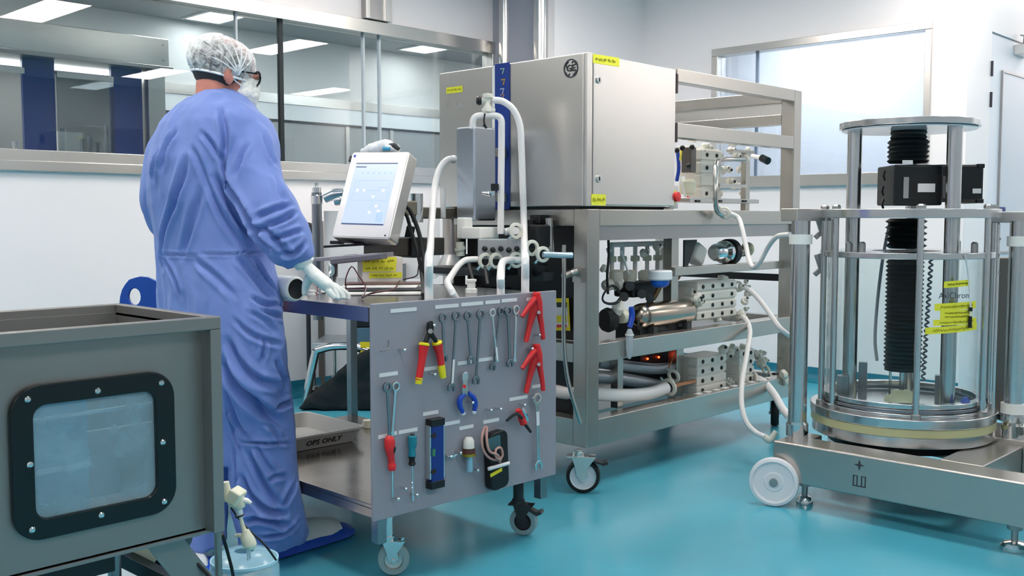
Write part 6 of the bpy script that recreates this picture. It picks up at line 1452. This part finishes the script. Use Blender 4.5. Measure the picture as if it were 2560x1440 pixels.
# white bagged hand piece lying on top of the screen
hpz = thing('bagged_handset', tl_, 'white plastic-wrapped handset with dark tip lying on top of the screen', 'handset')
tp = (tl_+tr_)/2-nh*.022-uh*Wm*.05
bg = solid([ellipsoid(tp+uh*-.035+vh*.022, .05, .035, .026, Matrix((uh, nh, vh)).transposed()), ellipsoid(tp+uh*.0+vh*.036, .05, .032, .026, Matrix((uh, nh, vh)).transposed()), ellipsoid(tp+uh*.04+vh*.026, .04, .028, .02, Matrix((uh, nh, vh)).transposed()), ellipsoid(tp+uh*-.075+vh*.012, .03, .025, .014, Matrix((uh, nh, vh)).transposed())], .004, 3)
for v in bg.vertices: v.co += v.normal*(.004*noise.noise(v.co*38)+.002*noise.noise(v.co*90))
link_mesh(bg, 'wrapping', mat('wrap_white', '#eef0f2', .35), hpz)
MB().tube([tp+uh*.035+vh*.032+nh*.018, tp+uh*.06+vh*.03+nh*.016, tp+uh*.082+vh*.018+nh*.01], [.006, .012, .008], 12).build('dark_tip', DARKG, hpz)
MB().tube([tp+uh*.02+vh*.012+nh*.026, tp+uh*.05+vh*.012+nh*.024], [.008, .006], 10).build('blue_label', mat('label_cyan', '#3aa0c8', .4), hpz)
# ================================================================== papers and small parts on the cart top
zt_ = .9055
def T(px, py, z=.906): return P(px, py, Z=z)
bd_ = thing('document_box', T(950, 712), 'white box with handwritten yellow tape strips, on the tool cart', 'box')
c = T(950, 716); 
MB().obox((c.x, c.y, zt_+.06), (.16, .12, .118), Matrix.Rotation(-.5, 3, 'Z')).build('box_body', mat('box_cream', '#ddd5cc', .6), bd_, bevel=.004)
Rz = Matrix.Rotation(-.5, 3, 'Z'); fn = -(Rz@Vector((0, 1, 0))); fu = Rz@Vector((1, 0, 0))
nl = RT; 
for k, (dx, dz, w, h) in enumerate(((-.012, .104, .135, .030), (-.012, .076, .13, .026), (.012, .048, .13, .022))):
    m1 = MB(); cc = Vector((c.x, c.y, zt_+dz))+fn*.0605+fu*dx; tape(m1, cc, fu, ZV, w, h, fn); o = m1.build('label_tape', YELLOW, bd_); s = MB(); scribble(s, cc+fn*.001, fu, ZV, w*.85, h*.45, fn, seed=40+k, r=.0012); s.build('handwriting', YINK, o)
tabs = thing('document_stack', T(960, 728), 'stack of dark-edged clipboards and papers lying on the tool cart', 'papers')
for k, (px, py, w, d, rz, m_) in enumerate(((960, 735, .34, .12, -.72, PAPER), (975, 730, .30, .14, -.66, DARKG), (950, 728, .28, .12, -.8, PAPER), (965, 724, .30, .10, -.7, mat('board_brown', '#6b5450', .5)))):
    c = T(px, py); MB().obox((c.x, c.y, zt_+.004+k*.007), (w, d, .0055), Matrix.Rotation(rz, 3, 'Z')).build('clipboard' if k % 2 else 'paper_sheet', m_, tabs, bevel=.001)
ws = thing('wire_stand', T(890, 738), 'small triangular red-brown wire stand on the cart beside the gloved hand', 'stand')
wm_ = mat('wire_brown', '#5a3034', .4, .5)
Wz = lambda px, py, d=3.45: P(px, py, D=d)
MB().tube([Wz(866, 725, 3.5), Wz(864, 698, 3.5), Wz(879, 666, 3.5), Wz(897, 690, 3.48), Wz(914, 716, 3.45), Wz(913, 730, 3.4), Wz(905, 742, 3.35)], .0022, 8, 3).build('wire_frame', wm_, ws)
MB().tube([Wz(862, 712, 3.5), Wz(914, 710, 3.47)], .0022, 8).tube([Wz(866, 722, 3.5), Wz(914, 720, 3.45)], .0022, 8).build('cross_wire', wm_, ws)
for px, py, r, h_, m_, lab in ((1178, 732, .022, .05, WHITEP, 'small white fitting standing on the cart behind the pegboard edge'), (800, 735, .020, .030, CHROME, 'small chrome coupling on the cart between the thumb and fingers'), (778, 738, .016, .018, WHITEP, 'white plastic fitting under the gloved palm')):
    c = T(px, py); t = thing('fitting', (c.x, c.y, zt_), lab, 'fitting'); MB().lathe([(0, 0), (r, 0), (r, h_*.3), (r*.7, h_*.35), (r*.7, h_*.8), (r*.9, h_*.85), (r*.9, h_), (0, h_)], (c.x, c.y, zt_), seg=18).build('fitting_body', m_, t)
t = thing('cable', T(1010, 715), 'thin dark cable wandering over the cart top towards the hoses', 'cable')
MB().tube([T(905, 745, .91), T(930, 733, .94), T(985, 722, .945), T(1000, 702, .93), T(1040, 690, .925), P(1046, 670, D=4.1), P(1050, 640, D=4.15)], .0028, 8).build('cable_run', wm_, t)
# ================================================================== equipment trolley by the window wall
tx, ty = 3.64, 5.15
tro = thing('equipment_trolley', (4.2, 5.2, 0), 'wheeled equipment trolley with chrome posts by the window wall', 'trolley')
def TP(px, py, d=6.2): return P(px, py, D=d)
pb_ = TP(793, 600); 
MB().cyl((pb_.x, pb_.y, .55), (pb_.x, pb_.y, 1.33), .031, seg=24).build('chrome_post', mat('post_steel', '#8b8f96', .22, 1.), tro)
MB().lathe([(0, 0), (.036, 0), (.036, .05), (.028, .06), (.028, .10), (.012, .11), (.012, .13), (0, .13)], (pb_.x, pb_.y, 1.26), seg=22).build('post_cap', CHROME, tro)
MB().tube([TP(811, 496), TP(835, 486), TP(858, 482)], [.03, .035, .028], 12).tube([TP(836, 503), TP(852, 500), TP(866, 505)], [.028, .034, .02], 12).build('clamp_arm', mat('clamp_silver', '#aab0b8', .25, .9), tro)
shz = .46+.32
def slab(px0, px1, z0, z1, dep, m_, nm, d=6.2, bev=.004):
    a = TP(px0, 600, d); b = TP(px1, 600, d); c = (a+b)/2; return MB().obox((c.x+vf.x*dep/2, c.y+vf.y*dep/2, (z0+z1)/2), ((b-a).length, dep, z1-z0), Matrix((RT, vf, ZV)).transposed()).build(nm, m_, tro, bevel=bev)
MB().tube([TP(790, 876), TP(778, 930), TP(768, 985), TP(765, 1016)], .026, 14).tube([TP(790, 876), TP(830, 866), TP(880, 866), TP(925, 878)], .026, 14).build('curved_leg', CHROME, tro)
slab(776, 1090, .375, .405, .45, mat('trolley_shelf', '#b4bcc2', .3, .5), 'trolley_shelf')
slab(776, 1090, .64, .665, .45, MATS['trolley_shelf'], 'trolley_shelf')
slab(810, 1090, .80, 1.22, .35, mat('cabinet_white', '#e2dfe0', .45), 'white_cabinet', 6.25)
slab(860, 1000, .665, .78, .35, DARKG, 'instrument'); slab(880, 1000, .405, .50, .35, mat('instrument_blue', '#4a6a80', .4), 'instrument'); 
slab(870, 1010, .505, .57, .35, BLACKP, 'instrument')
for x_ in (1005, 1050): slab(x_, x_+8, .1, .9, .04, STEEL_D, 'trolley_leg')
for px, py in ((915, 862), (915, 885)):
    c = TP(px, py, 6.17); MB().obox(c, (.07, .004, .035), Matrix((RT, vf, ZV)).transposed()).build('yellow_label', YPL, tro)
for px, d in ((793, 6.25), (1040, 6.2), (1060, 6.6), (840, 6.65)):
    c = TP(px, 1020, d); caster(tro, c.x, c.y, .36, .05, .035, -.2 if px == 793 else .8, BLACKR, STEEL_D, stem=.012)
bag = thing('black_bag', (TP(885, 960).x, TP(885, 960).y, 0), 'black soft bag slumped on the floor under the equipment trolley', 'bag')
cb_ = TP(890, 960, 6.25); 
wd2 = MB().prism([(-.34, 0), (.42, 0), (.42, .44), (.20, .42), (.02, .33), (-.14, .18), (-.30, .06)], (cb_.x-vf.x*.15, cb_.y-vf.y*.15, .004), RT, ZV, vf*.34)
bm2 = solid([wd2], .014, 3)
for v in bm2.vertices: v.co += v.normal*(.014*noise.noise(v.co*8)+.008*noise.noise(v.co*19)); v.co.z = max(v.co.z, .002)
link_mesh(bm2, 'bag_body', mat('bag_black', '#07151a', .7), bag)
ub = thing('blue_crate', (TP(945, 810, 6.6).x, TP(945, 810, 6.6).y, 0), 'dark brown cabinet standing at the wall behind the gloved sleeve', 'cabinet')
c = TP(762, 600, 6.9); MB().obox((c.x, c.y, .58), (.30, .30, 1.15), Matrix((RT, vf, ZV)).transposed()).build('cabinet_body', mat('cabinet_brown', '#6f6660', .4), ub, bevel=.004)
ub['label'] = 'grey-brown cabinet at the wall, just left of the chrome post'; ub.name = 'wall_cabinet'
cc = thing('black_fan_guard', (c.x, c.y, 0), 'round black guard in front of the grey-brown wall cabinet', 'guard')
p = TP(768, 588, 6.6); MB().lathe([(0, 0), (.075, 0), (.085, .02), (.075, .05), (0, .06)], p, -vf, 28).build('guard_disc', BLACKR, cc); MB().cyl((p.x, p.y, 0), p, .015, seg=12).build('guard_stand', DARKG, cc)
# ================================================================== camera and look
cam = bpy.data.cameras.new('camera'); co = bpy.data.objects.new('camera', cam); C.objects.link(co)
cam.sensor_width = 36; cam.sensor_fit = 'HORIZONTAL'; cam.lens = 36*F/2560; cam.clip_start = .05
M = Matrix((RT, UP, -FW)).transposed().to_4x4(); M.translation = (0, 0, CH); co.matrix_world = M
S = bpy.context.scene; S.camera = co
S.view_settings.view_transform = 'Standard'; S.view_settings.look = 'None'; S.view_settings.gamma = 1
S.view_settings.use_curve_mapping = False; S.view_settings.exposure = 0.92
wd = bpy.data.worlds.new('world'); S.world = wd; wd.use_nodes = True
wd.node_tree.nodes['Background'].inputs[0].default_value = (.6, .68, .75, 1); wd.node_tree.nodes['Background'].inputs[1].default_value = .3
S.cycles.max_bounces = 10; S.cycles.transparent_max_bounces = 24; S.cycles.glossy_bounces = 6; S.cycles.diffuse_bounces = 5
